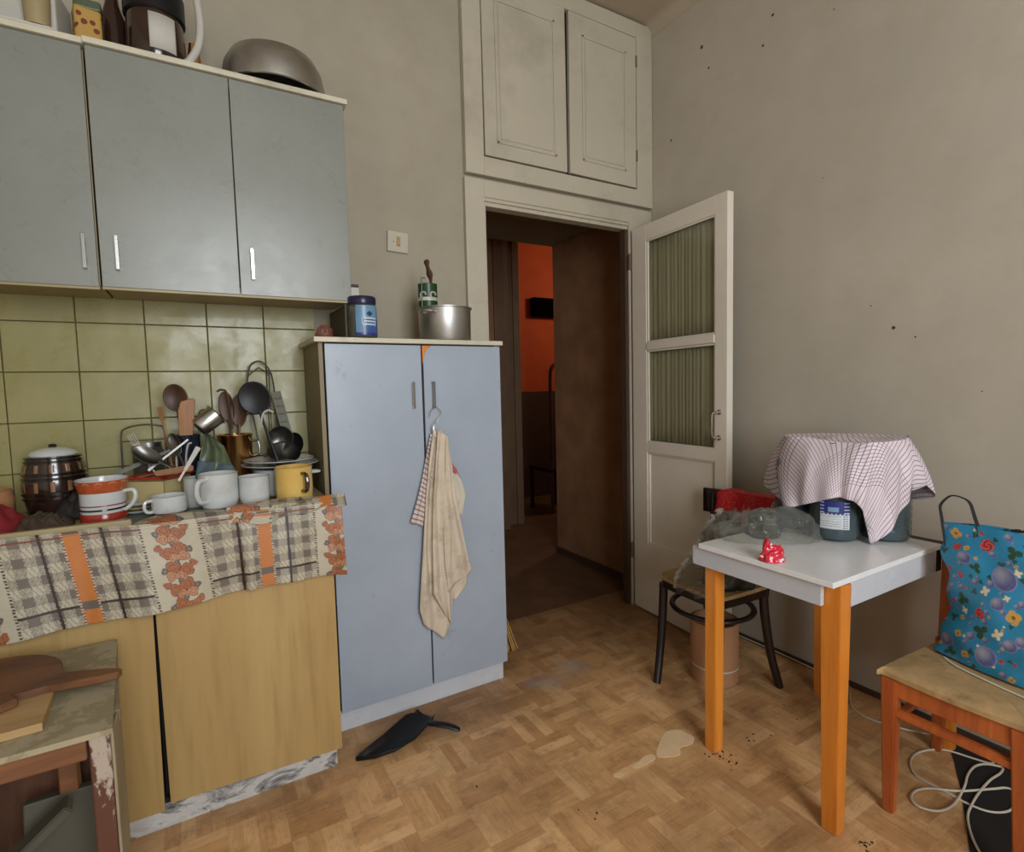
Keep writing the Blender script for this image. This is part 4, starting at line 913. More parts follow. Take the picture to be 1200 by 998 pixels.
obj('handle', beam(B(), (-.060, 2.10, 1.08), (-.015, 2.13, 1.155), .010, .007, up=(0, -1, 0), wd2=.017, bev=.002), M['white'], wk); obj('blade', beam(B(), (-.078, 2.09, 1.05), (-.060, 2.10, 1.08), .007, .0015, up=(0, -1, 0)), plain('pinkish_steel', srgb(190, 150, 140), .3), wk)
tag(obj('wooden_stick', beam(B(), (-.145, 2.11, 1.078), (-.035, 2.14, 1.085), .018, .014, up=(0, -1, 0), wd2=.022, bev=.004), M['spoon_wood']), 'brown wooden handle lying along the red rim of the cutlery box', 'stick')
nm = thing('navy_beaker', (-.055, 2.27, ZC2), 'dark navy beaker with white curves holding wooden spoons', 'beaker'); nc = (-.052, 2.27, ZC2)
obj('beaker', lathe(B(), [(0, 0), (.038, 0), (.044, .235), (.045, .238), (.040, .238), (.036, .01), (0, .008)], c=nc, seg=40), M['navy'], nm, smooth=True)
for a in (-2.25, -1.45):
    b = B(); tube(b, spline([(nc[0]+(.043+.0005)*math.cos(a+da), nc[1]+.0435*math.sin(a+da), ZC2+z) for da, z in ((-.25, .12), (-.18, .17), (0, .205), (.25, .21))], 5), .0035, 6); obj('white_curve', b, M['white'], nm, smooth=True)
spoon('wooden_spoon', (-.035, 2.275, ZC2+.01), (-.083, 2.262, 1.375), .078, .098, 'spoon_dark', 'round dark wooden spoon standing highest in the navy beaker', hw=.007, deep=.18)
sp = thing('wooden_spatula', (-.045, 2.25, ZC2+.02), 'pale wooden spatula in front of the round dark wooden spoon', 'spatula')
b = B(); prism(b, [(-.075, 2.246, ZC2+.05), (-.050, 2.246, ZC2+.05), (-.020, 2.238, 1.285), (-.016, 2.236, 1.318), (-.032, 2.236, 1.322), (-.062, 2.236, 1.312), (-.072, 2.238, 1.28)], (0, .008, 0)); bmesh.ops.bevel(b, geom=b.edges[:], offset=.002, segments=1, affect='EDGES'); obj('blade', b, M['spoon_wood'], sp)
fork('wooden_fork', (-.10, 2.29, 1.05), (-.128, 2.30, 1.295), 'spoon_wood', 'thin wooden fork standing left of the navy beaker', wd=.016)
# small steel dipper
dp = thing('steel_dipper', (.02, 2.27, 1.18), 'small grey metal cup lying tilted in front of the brown wooden spoons', 'dipper')
mxd = Matrix.Rotation(math.radians(52), 4, 'Y') @ Matrix.Rotation(math.radians(-12), 4, 'X')
obj('cup', lathe(B(), [(0, 0), (.031, 0), (.035, .006), (.038, .072), (.042, .075), (.036, .075), (.033, .008), (0, .006)], c=(-.012, 2.24, 1.215), seg=36, mx=mxd), M['steel'], dp, smooth=True)
b = B(); tube(b, spline([(.005, 2.26, 1.24), (-.008, 2.26, 1.262), (.0, 2.26, 1.278), (.018, 2.26, 1.28)], 5), .004, 8, flat=.5); obj('handle', b, M['black'], dp, smooth=True)
obj('stem', beam(B(), (.012, 2.255, 1.21), (.03, 2.27, 1.01), .008, .004), M['dark_steel'], dp)
# copper pot with brown utensils
cp = thing('copper_pot', (.108, 2.33, ZC2), 'shiny copper pot holding brown wooden utensils', 'pot'); cpc = (.108, 2.33, ZC2)
obj('pot', lathe(B(), [(0, 0), (.055, 0), (.059, .004), (.059, .216), (.062, .220), (.062, .226), (.056, .226), (.055, .01), (0, .008)], c=cpc, seg=56), M['copper'], cp, smooth=True)
b = B(); tube(b, spline([(.164, 2.315, 1.15), (.185, 2.305, 1.15), (.19, 2.302, 1.12), (.186, 2.305, 1.10), (.164, 2.315, 1.09)], 6), .005, 8); obj('handle', b, M['dark_steel'], cp, smooth=True)
spoon('wooden_spoon', (.118, 2.335, ZC2+.02), (.080, 2.335, 1.345), .055, .12, 'spoon_dark', 'left of the two dark wooden spoons standing in the copper pot', hw=.007, deep=.12, group='dark spoons in the copper pot')
spoon('wooden_spoon', (.105, 2.32, ZC2+.02), (.132, 2.325, 1.335), .060, .13, 'spoon_dark', 'right of the two dark wooden spoons standing in the copper pot', hw=.007, deep=.12, group='dark spoons in the copper pot')
sd = thing('string_loop', (.07, 2.32, 1.30), 'thin dark twig-like handle sticking up left behind the copper pot', 'twig'); b = B(); tube(b, spline([(.10, 2.315, 1.2), (.09, 2.32, 1.33), (.072, 2.32, 1.352), (.055, 2.32, 1.345)], 5), .004, 7); obj('stem', b, M['spoon_dark'], sd, smooth=True)
# black skimmer
sk = spoon('black_ladle', (.245, 2.20, 1.06), (.158, 2.20, 1.378), .112, .125, 'black', 'black plastic skimmer with a broad round head over the copper pot', 'skimmer', hw=.006, nrm=(-.35, -.9, .5), deep=.10)
# tongs
tn = thing('wire_tongs', (.25, 2.33, 1.0), 'tall looped wire tongs leaning on the tiles at the right', 'tongs')
b = B(); tube(b, spline([(.262, 2.28, 1.03), (.262, 2.32, 1.20), (.258, 2.35, 1.36), (.245, 2.36, 1.43), (.215, 2.365, 1.462), (.180, 2.36, 1.448), (.166, 2.355, 1.40), (.165, 2.34, 1.33), (.19, 2.30, 1.12)], 7), .0032, 8); obj('outer_loop', b, M['dark_steel'], tn, smooth=True)
b = B(); tube(b, [(.164, 2.355, 1.40), (.182, 2.36, 1.418), (.208, 2.362, 1.438), (.236, 2.36, 1.418), (.256, 2.356, 1.41)], .0026, 7); tube(b, [(.243, 2.36, 1.43), (.238, 2.32, 1.20), (.25, 2.29, 1.05)], .0026, 7); obj('inner_wire', b, M['dark_steel'], tn, smooth=True)
gt = thing('perforated_grater', (.28, 2.30, 1.0), 'narrow perforated metal grater leaning beside the wire tongs', 'grater')
b = B(); GP = [Vector((.262, 2.33, 1.34)), Vector((.300, 2.27, 1.12))]
beam(b, GP[0], GP[1], .036, .003, up=(0, -1, .3)); obj('plate', b, M['side_beige'] if False else plain('dull_tin', srgb(96, 94, 80), .5, .3, var=.2), gt)
for i in range(6):
    for j in (-1, 0, 1):
        p = GP[0].lerp(GP[1], .12+i*.14)+Vector((j*.009, -.0035, 0)); obj('burr', lathe(B(), [(.0035, 0), (.0015, .003), (0, .003)], c=p, seg=8, mx=Matrix.Rotation(math.radians(75), 4, 'X')), M['dark_steel'], gt)
spoon('steel_ladle', (.20, 2.30, 1.08), (.290, 2.215, 1.195), .095, .11, 'dark_steel', 'upper tarnished ladle bowl piled right of the copper pot', 'ladle', deep=.3, nrm=(.2, -1, .5))
spoon('steel_ladle', (.34, 2.29, 1.15), (.225, 2.165, 1.085), .115, .135, 'dark_steel', 'lowest tarnished ladle resting on the plates', 'ladle', deep=.3, nrm=(0, -.8, .8))
spoon('black_spoon', (.245, 2.30, 1.06), (.330, 2.21, 1.165), .085, .095, 'black', 'black plastic spoon at the right of the ladles', 'spoon', deep=.25, nrm=(.1, -.9, .6))
tag(obj('white_strap', tube(B(), spline([(.190, 2.18, 1.225), (.197, 2.175, 1.258), (.215, 2.17, 1.272), (.232, 2.17, 1.262)], 6), .0032, 7, flat=1.0), M['white'], smooth=True), 'short white curved wire across the ladles under the black skimmer', 'wire')
# enamel basin with lid plates
eb = thing('enamel_pan', (.235, 2.19, ZC2), 'white enamel pan with small side handles carrying plates, behind the mugs', 'pan'); ec = (.255, 2.185, ZC2)
obj('pan_body', lathe(B(), [(0, 0), (.085, 0), (.097, .01), (.103, .100), (.108, .103), (.099, .103), (.091, .012), (0, .008)], c=ec, seg=56), M['white_enamel'], eb, smooth=True)
b = B(); tube(b, spline([(.345, 2.150, ZC2+.08), (.372, 2.135, ZC2+.082), (.372, 2.11, ZC2+.082), (.335, 2.12, ZC2+.08)], 6), .005, 8); obj('handle', b, M['white_enamel'], eb, smooth=True)
for i, (dx, dz, r) in enumerate(((0, .104, .138), (-.006, .1195, .124))):
    tag(obj('plate', lathe(B(), [(0, 0), (r*.55, 0), (r*.68, .004), (r, .012), (r, .014), (r*.66, .008), (r*.52, .004), (0, .004)], c=(.252+dx, 2.195, ZC2+dz), seg=64), M['white_enamel'], smooth=True), ('lower, wider' if i == 0 else 'upper, smaller')+' white plate lying on the enamel pan behind the mugs', 'plate', 'plates on the enamel pan')
# cloths around
def hang(name, pts, mat, label, y0, amp=.012):
    """crumpled cloth between two polylines of 3-D points"""
    L, R = pts
    o = join_sheets(name, [(lambda u, v: plerp(L, v).lerp(plerp(R, v), u)+Vector((.004*fbm(u*3, v*3, 1), -amp*(.5+.5*math.sin(u*9+v*4)), amp*fbm(u*4, v*4, 5))), 30, 24, uvw(.1, .1))], mat)
    return tag(o, label, 'cloth')
hang('green_cloth', ([(.005, 2.20, 1.19), (-.01, 2.18, 1.13), (-.025, 2.16, 1.06)], [(.02, 2.20, 1.195), (.062, 2.17, 1.15), (.092, 2.13, 1.07)]), M['green_cloth'], 'grey-green plastic sheet in front of the copper pot', 0)
hang('blue_cloth', ([(-.02, 2.15, 1.105), (-.03, 2.14, 1.05), (-.03, 2.13, .99)], [(.085, 2.135, 1.085), (.10, 2.125, 1.05), (.10, 2.115, .99)]), M['blue_cloth'], 'dull blue rag tucked behind the largest white mug', 0)

# ------------------------------------------------------------------ dustpan and broom
dpn = thing('dustpan', (.60, 1.95, 0), 'black plastic dustpan lying on the floor in front of the tall cupboard', 'dustpan')
DC = [at(x, y, z=0.02) for x, y in ((416, 888), (440, 879), (470, 858), (487, 841), (500, 838), (510, 843), (506, 851), (498, 861), (484, 874), (462, 885), (440, 890))]
DL = [at(x, y, z=.01) for x, y in ((417, 889), (432, 880), (450, 868), (465, 855), (477, 844), (490, 838.5))]
DR = [at(x, y, z=.01) for x, y in ((418, 890), (442, 890.5), (466, 885), (488, 873), (501, 858), (510, 845))]
def dp_fn(u, v):
    a, c = plerp(DL, v), plerp(DR, v); p = a.lerp(c, u); e = abs(u-.5)*2
    return Vector((p.x, p.y, .004+.030*e**3*(math.sin(math.pi*min(1, v*1.0+.05))**.5 if v < .95 else .5)+.02*v*v))
o = sheet('pan', dp_fn, 30, 30, M['black'], dpn, .003, off=0)
b = B(); tube(b, spline([at(502, 847, z=.03), at(512, 848, z=.035), at(525, 850, z=.03), at(536, 853.5, z=.02), at(539, 854.5, z=.016)], 6), lambda t: .007+.009*math.sin(math.pi*min(1, .15+t*.9))**.8, 12, flat=.55); obj('handle', b, M['black'], dpn, smooth=True)
bm_ = thing('straw_broom', (1.20, 2.30, 0), 'straw broom standing behind the right side of the tall cupboard', 'broom')
b = B()
for i in range(46):
    a = random.random()**.7; c = random.random(); top = Vector((1.165+.012*a, 2.30+.05*c, .42)); bot = Vector((1.176+.140*a, 2.25+.10*c, .004+.02*random.random()))
    tube(b, [top, top.lerp(bot, .5)+Vector((.004, 0, 0)), bot], .0022, 4)
tag(obj('straw', b, M['straw'], bm_), kind='stuff')
obj('stick', tube(B(), [(1.168, 2.33, .40), (1.158, 2.35, 1.35)], .011, 10), M['brown_wood'], bm_, smooth=True)
b = B(); tube(b, [(1.171, 2.30+.07*0, .40), (1.171, 2.36, .40)], .012, 8); obj('binding', b, M['rubber'], bm_)

# ------------------------------------------------------------------ table
TZ = .766
tb_ = thing('kitchen_table', (1.86, 1.04, 0), 'white laminate kitchen table with orange varnished legs by the right wall', 'table')
TX0, TX1, TY0, TY1 = 1.496, 2.215, .822, 1.285
obj('table_top', box(B(), TX0, 2.150, TY0-.006, TY1, TZ-.017, TZ, .0015), M['table_top'], tb_)
obj('table_top_end', box(B(), 2.152, TX1, TY0+.004, TY1-.006, TZ-.02, TZ-.006, .001), M['dado'], tb_)
obj('apron', box(B(), TX0+.012, TX0+.028, TY0+.035, TY1+.035, .683, TZ-.0175, .001), M['white_lam'], tb_)
obj('apron', box(B(), 1.585, 2.128, TY0, TY0+.016, .672, TZ-.0175, .001), M['white_lam'], tb_)
obj('apron', box(B(), 1.585, 2.15, TY1-.02, TY1-.004, .672, TZ-.0175, .001), M['white_lam'], tb_)
obj('dark_corner_block', box(B(), 2.129, 2.165, TY0-.001, TY0+.022, .672, TZ-.0175, .001), M['black'], tb_)  # black block at the right end of the front apron
def tleg(x0, y0, sx, sy, w1=.058, w2=.044, zt=TZ-.018):
    b = B(); top = [(x0, y0), (x0+sx*w1, y0), (x0+sx*w1, y0+sy*w1), (x0, y0+sy*w1)]; bot = [(x0, y0), (x0+sx*w2, y0), (x0+sx*w2, y0+sy*w2), (x0, y0+sy*w2)]
    A = [b.verts.new((x, y, 0.001)) for x, y in bot]; Q = [b.verts.new((x, y, zt)) for x, y in top]
    b.faces.new(A); b.faces.new(Q)
    for i in range(4): b.faces.new((A[i], A[(i+1) % 4], Q[(i+1) % 4], Q[i]))
    bmesh.ops.bevel(b, geom=b.edges[:], offset=.002, segments=2, affect='EDGES'); return obj('leg', b, M['leg_orange'], tb_)
tleg(1.5285, .8135, 1, 1); tleg(1.528, 1.283, 1, -1, .048, .044, .68+.06); tleg(2.272, .800, -1, 1, .040, .036, .74); tleg(2.235, 1.27, -1, -1)
bf = tag(obj('rubber_block', box(B(), 2.19, 2.27, 1.17, 1.222, 0, .030, .008), M['rubber']), 'small black rubber block on the floor beside the rear table leg', 'block')

# ------------------------------------------------------------------ bentwood chair
bw = thing('bentwood_chair', (1.92, 1.57, 0), 'black bentwood chair with a tan seat behind the left end of the white table', 'chair')
SP = [(1.79, 1.745), (1.765, 1.70), (1.755, 1.50), (1.765, 1.43), (1.80, 1.405), (2.03, 1.395), (2.08, 1.41), (2.09, 1.46), (2.10, 1.70), (2.08, 1.755), (2.03, 1.765), (1.84, 1.765)]
Q = spline([(x, y, 0) for x, y in SP], 4, True)
b = B(); prism(b, [(p.x, p.y, .446) for p in Q], (0, 0, .016)); obj('seat', b, M['seat_cloth'], bw)
cx, cy = 1.925, 1.585
b = B(); prism(b, [(cx+(p.x-cx)*.985, cy+(p.y-cy)*.985, .412) for p in Q], (0, 0, .0335)); obj('seat_ring', b, M['dark_wood'], bw)
legs = [((1.79, 1.735), (1.693, 1.655+.03)), ((1.785, 1.425), (1.685, 1.355)), ((2.06, 1.42), (2.115, 1.375)), ((2.07, 1.735), (2.15, 1.76))]
for (tx, ty), (bx_, by_) in legs:
    b = B(); tube(b, spline([(tx, ty, .425), (tx+(bx_-tx)*.15, ty+(by_-ty)*.15, .30), (tx+(bx_-tx)*.5, ty+(by_-ty)*.5, .14), (bx_, by_, .001)], 6), lambda t: .020-.003*t, 12); obj('leg', b, M['dark_wood'], bw, smooth=True)
b = B(); tube(b, [(cx+.172*math.cos(a)+.01, cy+.172*math.sin(a), .335) for a in [math.pi*2*i/40 for i in range(40)]], .013, 10, closed=True, flat=.8); obj('ring_stretcher', b, M['dark_wood'], bw, smooth=True)
for (tx, ty), (bx_, by_) in legs[2:]:
    b = B(); tube(b, spline([(tx+.02, ty, .40), (tx+.045, ty, .6), (tx+.055, ty, .80)], 6), .012, 10); obj('back_post', b, M['dark_wood'], bw, smooth=True)
b = B()
def bar(u, v):
    y = 1.785-.42*u; return Vector((2.125+.028*math.sin(math.pi*u)-.006, y, .705+.115*v))
bb = sheet('back_rail', bar, 20, 4, M['dark_wood'], bw, .016, off=0)
# things hanging from it
def rn(u, v):
    # v: front bottom -> over the rail -> back bottom
    y = 1.715-.300*u-.02*math.sin(v*3); zt = .832-.02*max(0, .15-u)/.15
    if v < .75: z = .700+(zt-.700)*(v/.75)+.012*math.sin(u*8)*(1-v)+ .03*max(0, .3-u)*(1-v); x = 2.100+.028*math.sin(math.pi*(u*.7+.15))-.012*math.sin(u*16)*(.6-v*.6)-.012
    else: z = zt-.10*(v-.75)/.25; x = 2.158+.01*math.sin(u*9)
    return Vector((x, y, z))
tag(sheet('red_net_bag', rn, 40, 40, M['red_net'], None, .0025), 'bright red net cloth folded over the back rail of the bentwood chair', 'net cloth')
lb = lump('pale_bundle', (2.06, 1.365), .035, .040, .11, plain('pale_green_cloth', srgb(168, 158, 118), .7, bump=.2), 21, 'pale yellowish bundle beside the red net on the chair back', 'bundle', .2, 20, .705)
# clear plastic bag spilling from table corner over the chair
BA = [at(845, 596, x=2.02), at(832, 612, x=1.90), at(822, 632, x=1.84), at(806, 655, x=1.80), at(795, 672, x=1.77), at(791, 688, x=1.75)]
BB_ = [at(905, 600, x=2.05), at(912, 625, x=1.86), at(890, 648, x=1.70), at(868, 668, x=1.62), at(840, 690, x=1.60), at(822, 694, x=1.62)]
def pbf(u, v):
    p = plerp(BA, v).lerp(plerp(BB_, v), u)
    n = fbm(u*3+4, v*3, 2)*.030+fbm(u*9, v*8, 7)*.014-abs(fbm(u*13+v*6, v*3, 4))*.016
    return p+Vector((-.05*math.sin(math.pi*u)+n, -.04*math.sin(math.pi*u)+n*.7, .02*math.sin(math.pi*u)+n))
pbag = thing('clear_plastic_bag', (1.80, 1.45, .47), 'crumpled clear plastic bag spilling from the chair back onto the left table corner', 'plastic bag')
sheet('film_front', pbf, 70, 70, M['film'], pbag, 0)
b = B(); pts = [p+Vector((fbm(i*.9, 1)*.025, fbm(i*.9, 5)*.02, fbm(i*.9, 8)*.012)) for i, p in enumerate(spline(BA, 8))]; tube(b, pts, lambda t: .012+.005*math.sin(t*40), 7, flat=.5)
obj('twisted_edge', b, m_film('bag_edge_film', (.95, .94, .92), .5, .10, 1.0, 70, .75), pbag, smooth=True)
# second puff lying on the table
def puff(c, sx, sy, h, seed, rot=0):
    def fn(u, v):
        th = u*2*math.pi; ph = v*math.pi*.5; r = math.cos(ph); n = 1-.20*abs(noise.noise(Vector((th*2.2+seed, ph*3, 8))))+.30*noise.noise(Vector((math.cos(th)*1.5*r+seed, math.sin(th)*1.5*r, math.sin(ph)*2)))+.12*noise.noise(Vector((math.cos(th)*5*r+seed, math.sin(th)*5*r, ph*4)))
        x, y = sx*r*math.cos(th)*n, sy*r*math.sin(th)*n; return Vector((c[0]+x*math.cos(rot)-y*math.sin(rot), c[1]+x*math.sin(rot)+y*math.cos(rot), c[2]+h*math.sin(ph)*n))
    return fn
sheet('film_puff', puff((1.735, 1.185, TZ+.002), .205, .085, .105, 3, math.radians(-38)), 64, 24, M['film'], pbag, 0)
sheet('film_puff', puff((1.80, 1.40, .60), .14, .12, .20, 8), 64, 24, M['film'], pbag, 0)
tag(sheet('dark_green_bag', puff((1.93, 1.50, .4625), .11, .10, .19, 5), 48, 20, plain('dark_green_film', srgb(36, 44, 36), .3, var=.4, scale=14, coat=.3)), 'dark green bag lying on the bentwood chair seat inside the clear plastic', 'bag')
sheet('bunched_film', puff((1.79, 1.235, TZ+.002), .085, .06, .085, 31, .6), 40, 18, plain('grey_green_film', srgb(70, 74, 60), .25, var=.3, scale=20, coat=.4), pbag, 0)
cw = thing('candy_wrapper', (1.63, 1.06, TZ), 'crumpled red and white sweet wrapper on the left edge of the white table', 'wrapper')
wp = at(910, 660, z=TZ)
sheet('foil', puff((wp.x+.012, wp.y+.022, TZ+.001), .042, .028, .052, 12, math.radians(-30)), 40, 22, M['wrapper'], cw, .0008)
sheet('twist', puff((wp.x+.004, wp.y+.035, TZ+.035), .016, .014, .035, 15), 20, 12, plain('red_film', srgb(196, 30, 56), .3), cw, .0008)

# ------------------------------------------------------------------ water bottles
def bottle(c, rot, label, lab=False):
    t = thing('water_bottle', (c[0], c[1], TZ), label, 'bottle', 'large water bottles under the tea towel')
    prof = [(0, .006), (.05, .0), (.070, .004), (.078, .020)]
    for i in range(7):
        z = .03+i*.026; prof += [(.080, z), (.080, z+.017), (.0765, z+.0215)] if not (lab and i <= 5) else [(.0795, z), (.0795, z+.02)]
    prof += [(.080, .225), (.078, .255), (.066, .285), (.042, .308), (.024, .318), (.022, .335), (0, .335)]
    obj('shell', lathe(B(), prof, c=(c[0], c[1], TZ), seg=48), M['bottle'], t, smooth=True)
    obj('water', lathe(B(), [(0, .008), (.068, .008), (.074, .022), (.0745, .215), (0, .215)], c=(c[0], c[1], TZ), seg=32), m_water, t, smooth=True)
    obj('cap', lathe(B(), [(0, .3355), (.024, .3355), (.024, .349), (0, .349)], c=(c[0], c[1], TZ-.006), seg=24), M['lid_blue'], t, smooth=True)
    if lab:
        def lfn(u, v):
            a = rot+(u-.5)*1.15; return Vector((c[0]+.0815*math.cos(a), c[1]+.0815*math.sin(a), TZ+.048+.098*v))
        def lc(u, v):
            if v > .58:
                if .28 < u < .62 and .62 < v < .80: return srgb(120, 158, 190)
                if (u < .14 or u > .8) and int(v*26) % 3 == 0: return srgb(200, 206, 226)
                return srgb(28, 38, 120)
            if v > .52: return srgb(70, 70, 90) if int(u*30) % 4 else srgb(210, 214, 220)
            if .78 < u < .84 or .88 < u < .92: return srgb(90, 96, 110) if int(v*24) % 2 else srgb(200, 205, 212)
            if int(v*34) % 3 == 0 and u < .72 and noise.noise(Vector((u*30, v*34//3, 0))) > -.1: return srgb(150, 156, 170)
            return srgb(206, 212, 220)
        sheet('label', lfn, 60, 60, M['bag_print'], t, .0006, lc)
    return t
def _w():
    return plain('water_in_bottle', srgb(74, 88, 92), .08, var=.12, scale=9, coat=.5)
m_water = _w()
BM = (1.945, 1.062); BR = (2.080, .962); BL = (1.985, 1.222)
bottle(BM, math.atan2(-BM[1], -BM[0])+.02, 'middle large water bottle with a blue and white label under the tea towel', True)
bottle(BR, 0, 'large ribbed water bottle at the right under the tea towel')
bottle(BL, 0, 'large water bottle at the left under the tea towel, beside the clear bag')
# tea towel: top polygon and skirt; each column is (image of the top rim, fold, hem) stood at a real depth
A_ = lambda px, py, x: at(px, py, x=x); V_ = lambda *a: Vector(a)
cols = [  # rim, middle and hem of the towel
    (A_(925, 512, 1.93), A_(912, 541, 1.93), A_(921, 592, 1.862)),
    (A_(945, 512, 1.93), A_(936, 550, 1.86), A_(935, 592, 1.845)),
    (A_(962, 515, 1.93), A_(955, 552, 1.855), A_(956, 588, 1.848)),
    (A_(985, 518, 1.93), A_(979, 552, 1.865), A_(978, 583, 1.856)),
    (A_(1003, 519, 1.93), A_(996, 552, 1.868), A_(992, 585, 1.862)),
    (A_(1016, 519, 1.935), A_(1010, 560, 1.885), A_(1004, 590, 1.876)),
    (A_(1026, 518, 1.95), A_(1022, 565, 1.915), A_(1014, 606, 1.92)),
    (A_(1036, 518, 1.98), A_(1036, 570, 1.95), A_(1021, 637, 1.953)),
    (A_(1045, 517, 2.02), A_(1049, 563, 2.00), A_(1041, 620, 1.998)),
    (A_(1054, 516, 2.06), A_(1062, 555, 2.045), A_(1064, 592, 2.05)),
    (A_(1060, 515, 2.10), A_(1074, 547, 2.09), A_(1066, 577, 2.098)),
    (A_(1063, 514, 2.12), A_(1081, 549, 2.14), A_(1086, 568, 2.165)),
    (A_(1064, 512, 2.15), A_(1085, 547, 2.19), A_(1095, 582, 2.235)),
    (V_(2.19, .98, 1.124), V_(2.235, .98, 1.0), V_(2.262, .99, .88)),
    (V_(2.13, 1.12, 1.126), V_(2.19, 1.14, 1.0), V_(2.21, 1.16, .90)),
    (V_(2.03, 1.25, 1.124), V_(2.07, 1.30, 1.02), V_(2.09, 1.33, .92)),
    (V_(1.97, 1.265, 1.122), V_(1.975, 1.33, 1.02), V_(1.985, 1.36, .91)),
]
NC = len(cols); ctr = Vector((2.03, 1.08, 1.127))
def tw_pts(u):
    k = u*NC; i = int(k) % NC; f = k-int(k)
    P = [cols[(i+q) % NC] for q in (-1, 0, 1, 2)]; f2 = f
    return [.5*((2*P[1][m])+(P[2][m]-P[0][m])*f2+(2*P[0][m]-5*P[1][m]+4*P[2][m]-P[3][m])*f2*f2+(3*P[1][m]-P[0][m]-3*P[2][m]+P[3][m])*f2**3) for m in range(3)]
def tw(u, v):
    rim, mid, hem = tw_pts(u)
    if v < .3:
        q = v/.3; p = ctr.lerp(rim, q); p.z += .006*fbm(p.x*14, p.y*14)*q*(1-q)*3-.008*math.sin(math.pi*q); return p
    q = (v-.3)/.7; a = (1-q)**2; c = q*q; m = 2*q*(1-q)
    ctl = mid*2-(rim+hem)*.5; ctl = mid.lerp(ctl, .75)
    p = rim*a+ctl*m+hem*c; out = Vector((p.x-ctr.x, p.y-ctr.y, 0)).normalized()
    return p+out*(.006*math.sin(u*2*math.pi*13+q)*q+.006*math.sin(u*40+2)*q)
def twuv(u, v):
    rim, mid, hem = tw_pts(u); r = Vector((rim.x, rim.y)); c2 = Vector((ctr.x, ctr.y)); o = (r-c2).normalized()
    if v < .3: w2 = c2.lerp(r, v/.3)
    else: w2 = r+o*((v-.3)/.7*((mid-rim).length+(hem-mid).length))
    an = math.radians(-38); return ((w2.x*math.cos(an)-w2.y*math.sin(an)), (w2.x*math.sin(an)+w2.y*math.cos(an)))
tt = sheet('tea_towel', tw, 17*14, 60, M['towel_check'], None, .0018, uvfn=twuv, off=0)
tag(tt, 'pink and white striped tea towel draped over the water bottles on the table', 'tea towel')

# ------------------------------------------------------------------ cardboard tub and cable
tu = thing('cardboard_tub', (1.945, 1.585, 0), 'round brown cardboard tub standing under the bentwood chair', 'tub')
obj('tub', lathe(B(), [(0, 0), (.098, 0), (.103, .004), (.103, .268), (.100, .270), (.097, .268), (.097, .01), (0, .008)], c=(1.95, 1.585, 0), seg=56), M['brown_paper'], tu, smooth=True)
obj('seam_band', lathe(B(), [(.1032, .070), (.1045, .072), (.1045, .076), (.1032, .078)], c=(1.95, 1.585, 0), seg=56, mx=Matrix.Rotation(.03, 4, 'X')), M['edge'], tu)
obj('rim', lathe(B(), [(.1, .262), (.105, .264), (.105, .272), (.1, .274)], c=(1.95, 1.585, 0), seg=56), M['brown_paper'], tu, smooth=True)
cb2 = [at(x, y, z=.004) for x, y in ((997, 825), (1008, 836), (1022, 843), (1034, 847), (1060, 854), (1092, 861))]
wallc = [Vector((XW-.022, y, .012+.003*math.sin(y*9))) for y in (2.0, 1.7, 1.55, 1.42, 1.30, 1.22)]
loop = [at(x, y, z=.004) for x, y in ((1114, 880), (1100, 878), (1085, 879), (1072, 884), (1067, 893), (1070, 904), (1080, 913), (1104, 925), (1135, 942), (1161, 951), (1182, 950), (1190, 940), (1189, 928), (1179, 923))]
loop2 = [at(x, y, z=.0085) for x, y in ((1163, 924), (1125, 926.5), (1091, 923.5), (1074, 926), (1068, 934), (1074, 943), (1090, 949), (1105, 949), (1119, 941), (1130, 922), (1134, 908), (1142, 898), (1154, 895), (1168, 897), (1175, 900), (1172, 906), (1160, 914), (1147, 929), (1138, 944), (1134, 957), (1138, 977), (1148, 998), (1165, 1020))]
mid = [Vector((2.30, .84, .004)), Vector((2.32, .76, .004)), Vector((2.28, .70, .004))]
b = B(); tube(b, spline(wallc+cb2+mid+loop+loop2, 6), .0035, 7); cbl = obj('white_cable', b, M['cable'], smooth=True)
tag(cbl, 'long white cable running along the wall and coiled under the orange wooden chair', 'cable')

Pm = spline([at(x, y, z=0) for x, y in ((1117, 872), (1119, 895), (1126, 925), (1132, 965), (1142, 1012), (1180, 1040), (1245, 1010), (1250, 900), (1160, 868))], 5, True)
b = B(); prism(b, [(p.x, min(p.y, .86), .0008) for p in Pm], (0, 0, .0022)); tag(obj('dark_floor_patch', b, plain('blackish_flat', srgb(24, 20, 17), .9)), 'blackish flat patch on the floor under the orange wooden chair', 'mat')  # thin blackish shape laid flat on the floor
# ------------------------------------------------------------------ orange wooden chair at the right
ch = thing('wooden_chair', (1.93, .66, 0), 'reddish orange wooden chair with a worn tan seat at the right edge', 'chair')
CX0, CX1, CY0, CY1 = 1.728, 2.13, .45, .802
b = B()
SQ = spline([(CX0, CY1-.02, 0), (CX0-.010, (CY0+CY1)/2, 0), (CX0, CY0+.02, 0), (CX0+.02, CY0, 0), (CX1-.02, CY0+.02, 0), (CX1, CY0+.05, 0), (CX1, CY1-.05, 0), (CX1-.02, CY1-.022, 0), (CX0+.02, CY1, 0)], 5, True)
n0 = len(SQ); A = [b.verts.new((p.x, p.y, .444)) for p in SQ]; Q1 = [b.verts.new((p.x, p.y, .458)) for p in SQ]
ccx, ccy = (CX0+CX1)/2, (CY0+CY1)/2
Q2 = [b.verts.new((ccx+(p.x-ccx)*.95, ccy+(p.y-ccy)*.95, .468)) for p in SQ]; Q3 = [b.verts.new((ccx+(p.x-ccx)*.6, ccy+(p.y-ccy)*.6, .474)) for p in SQ]
b.faces.new(A)
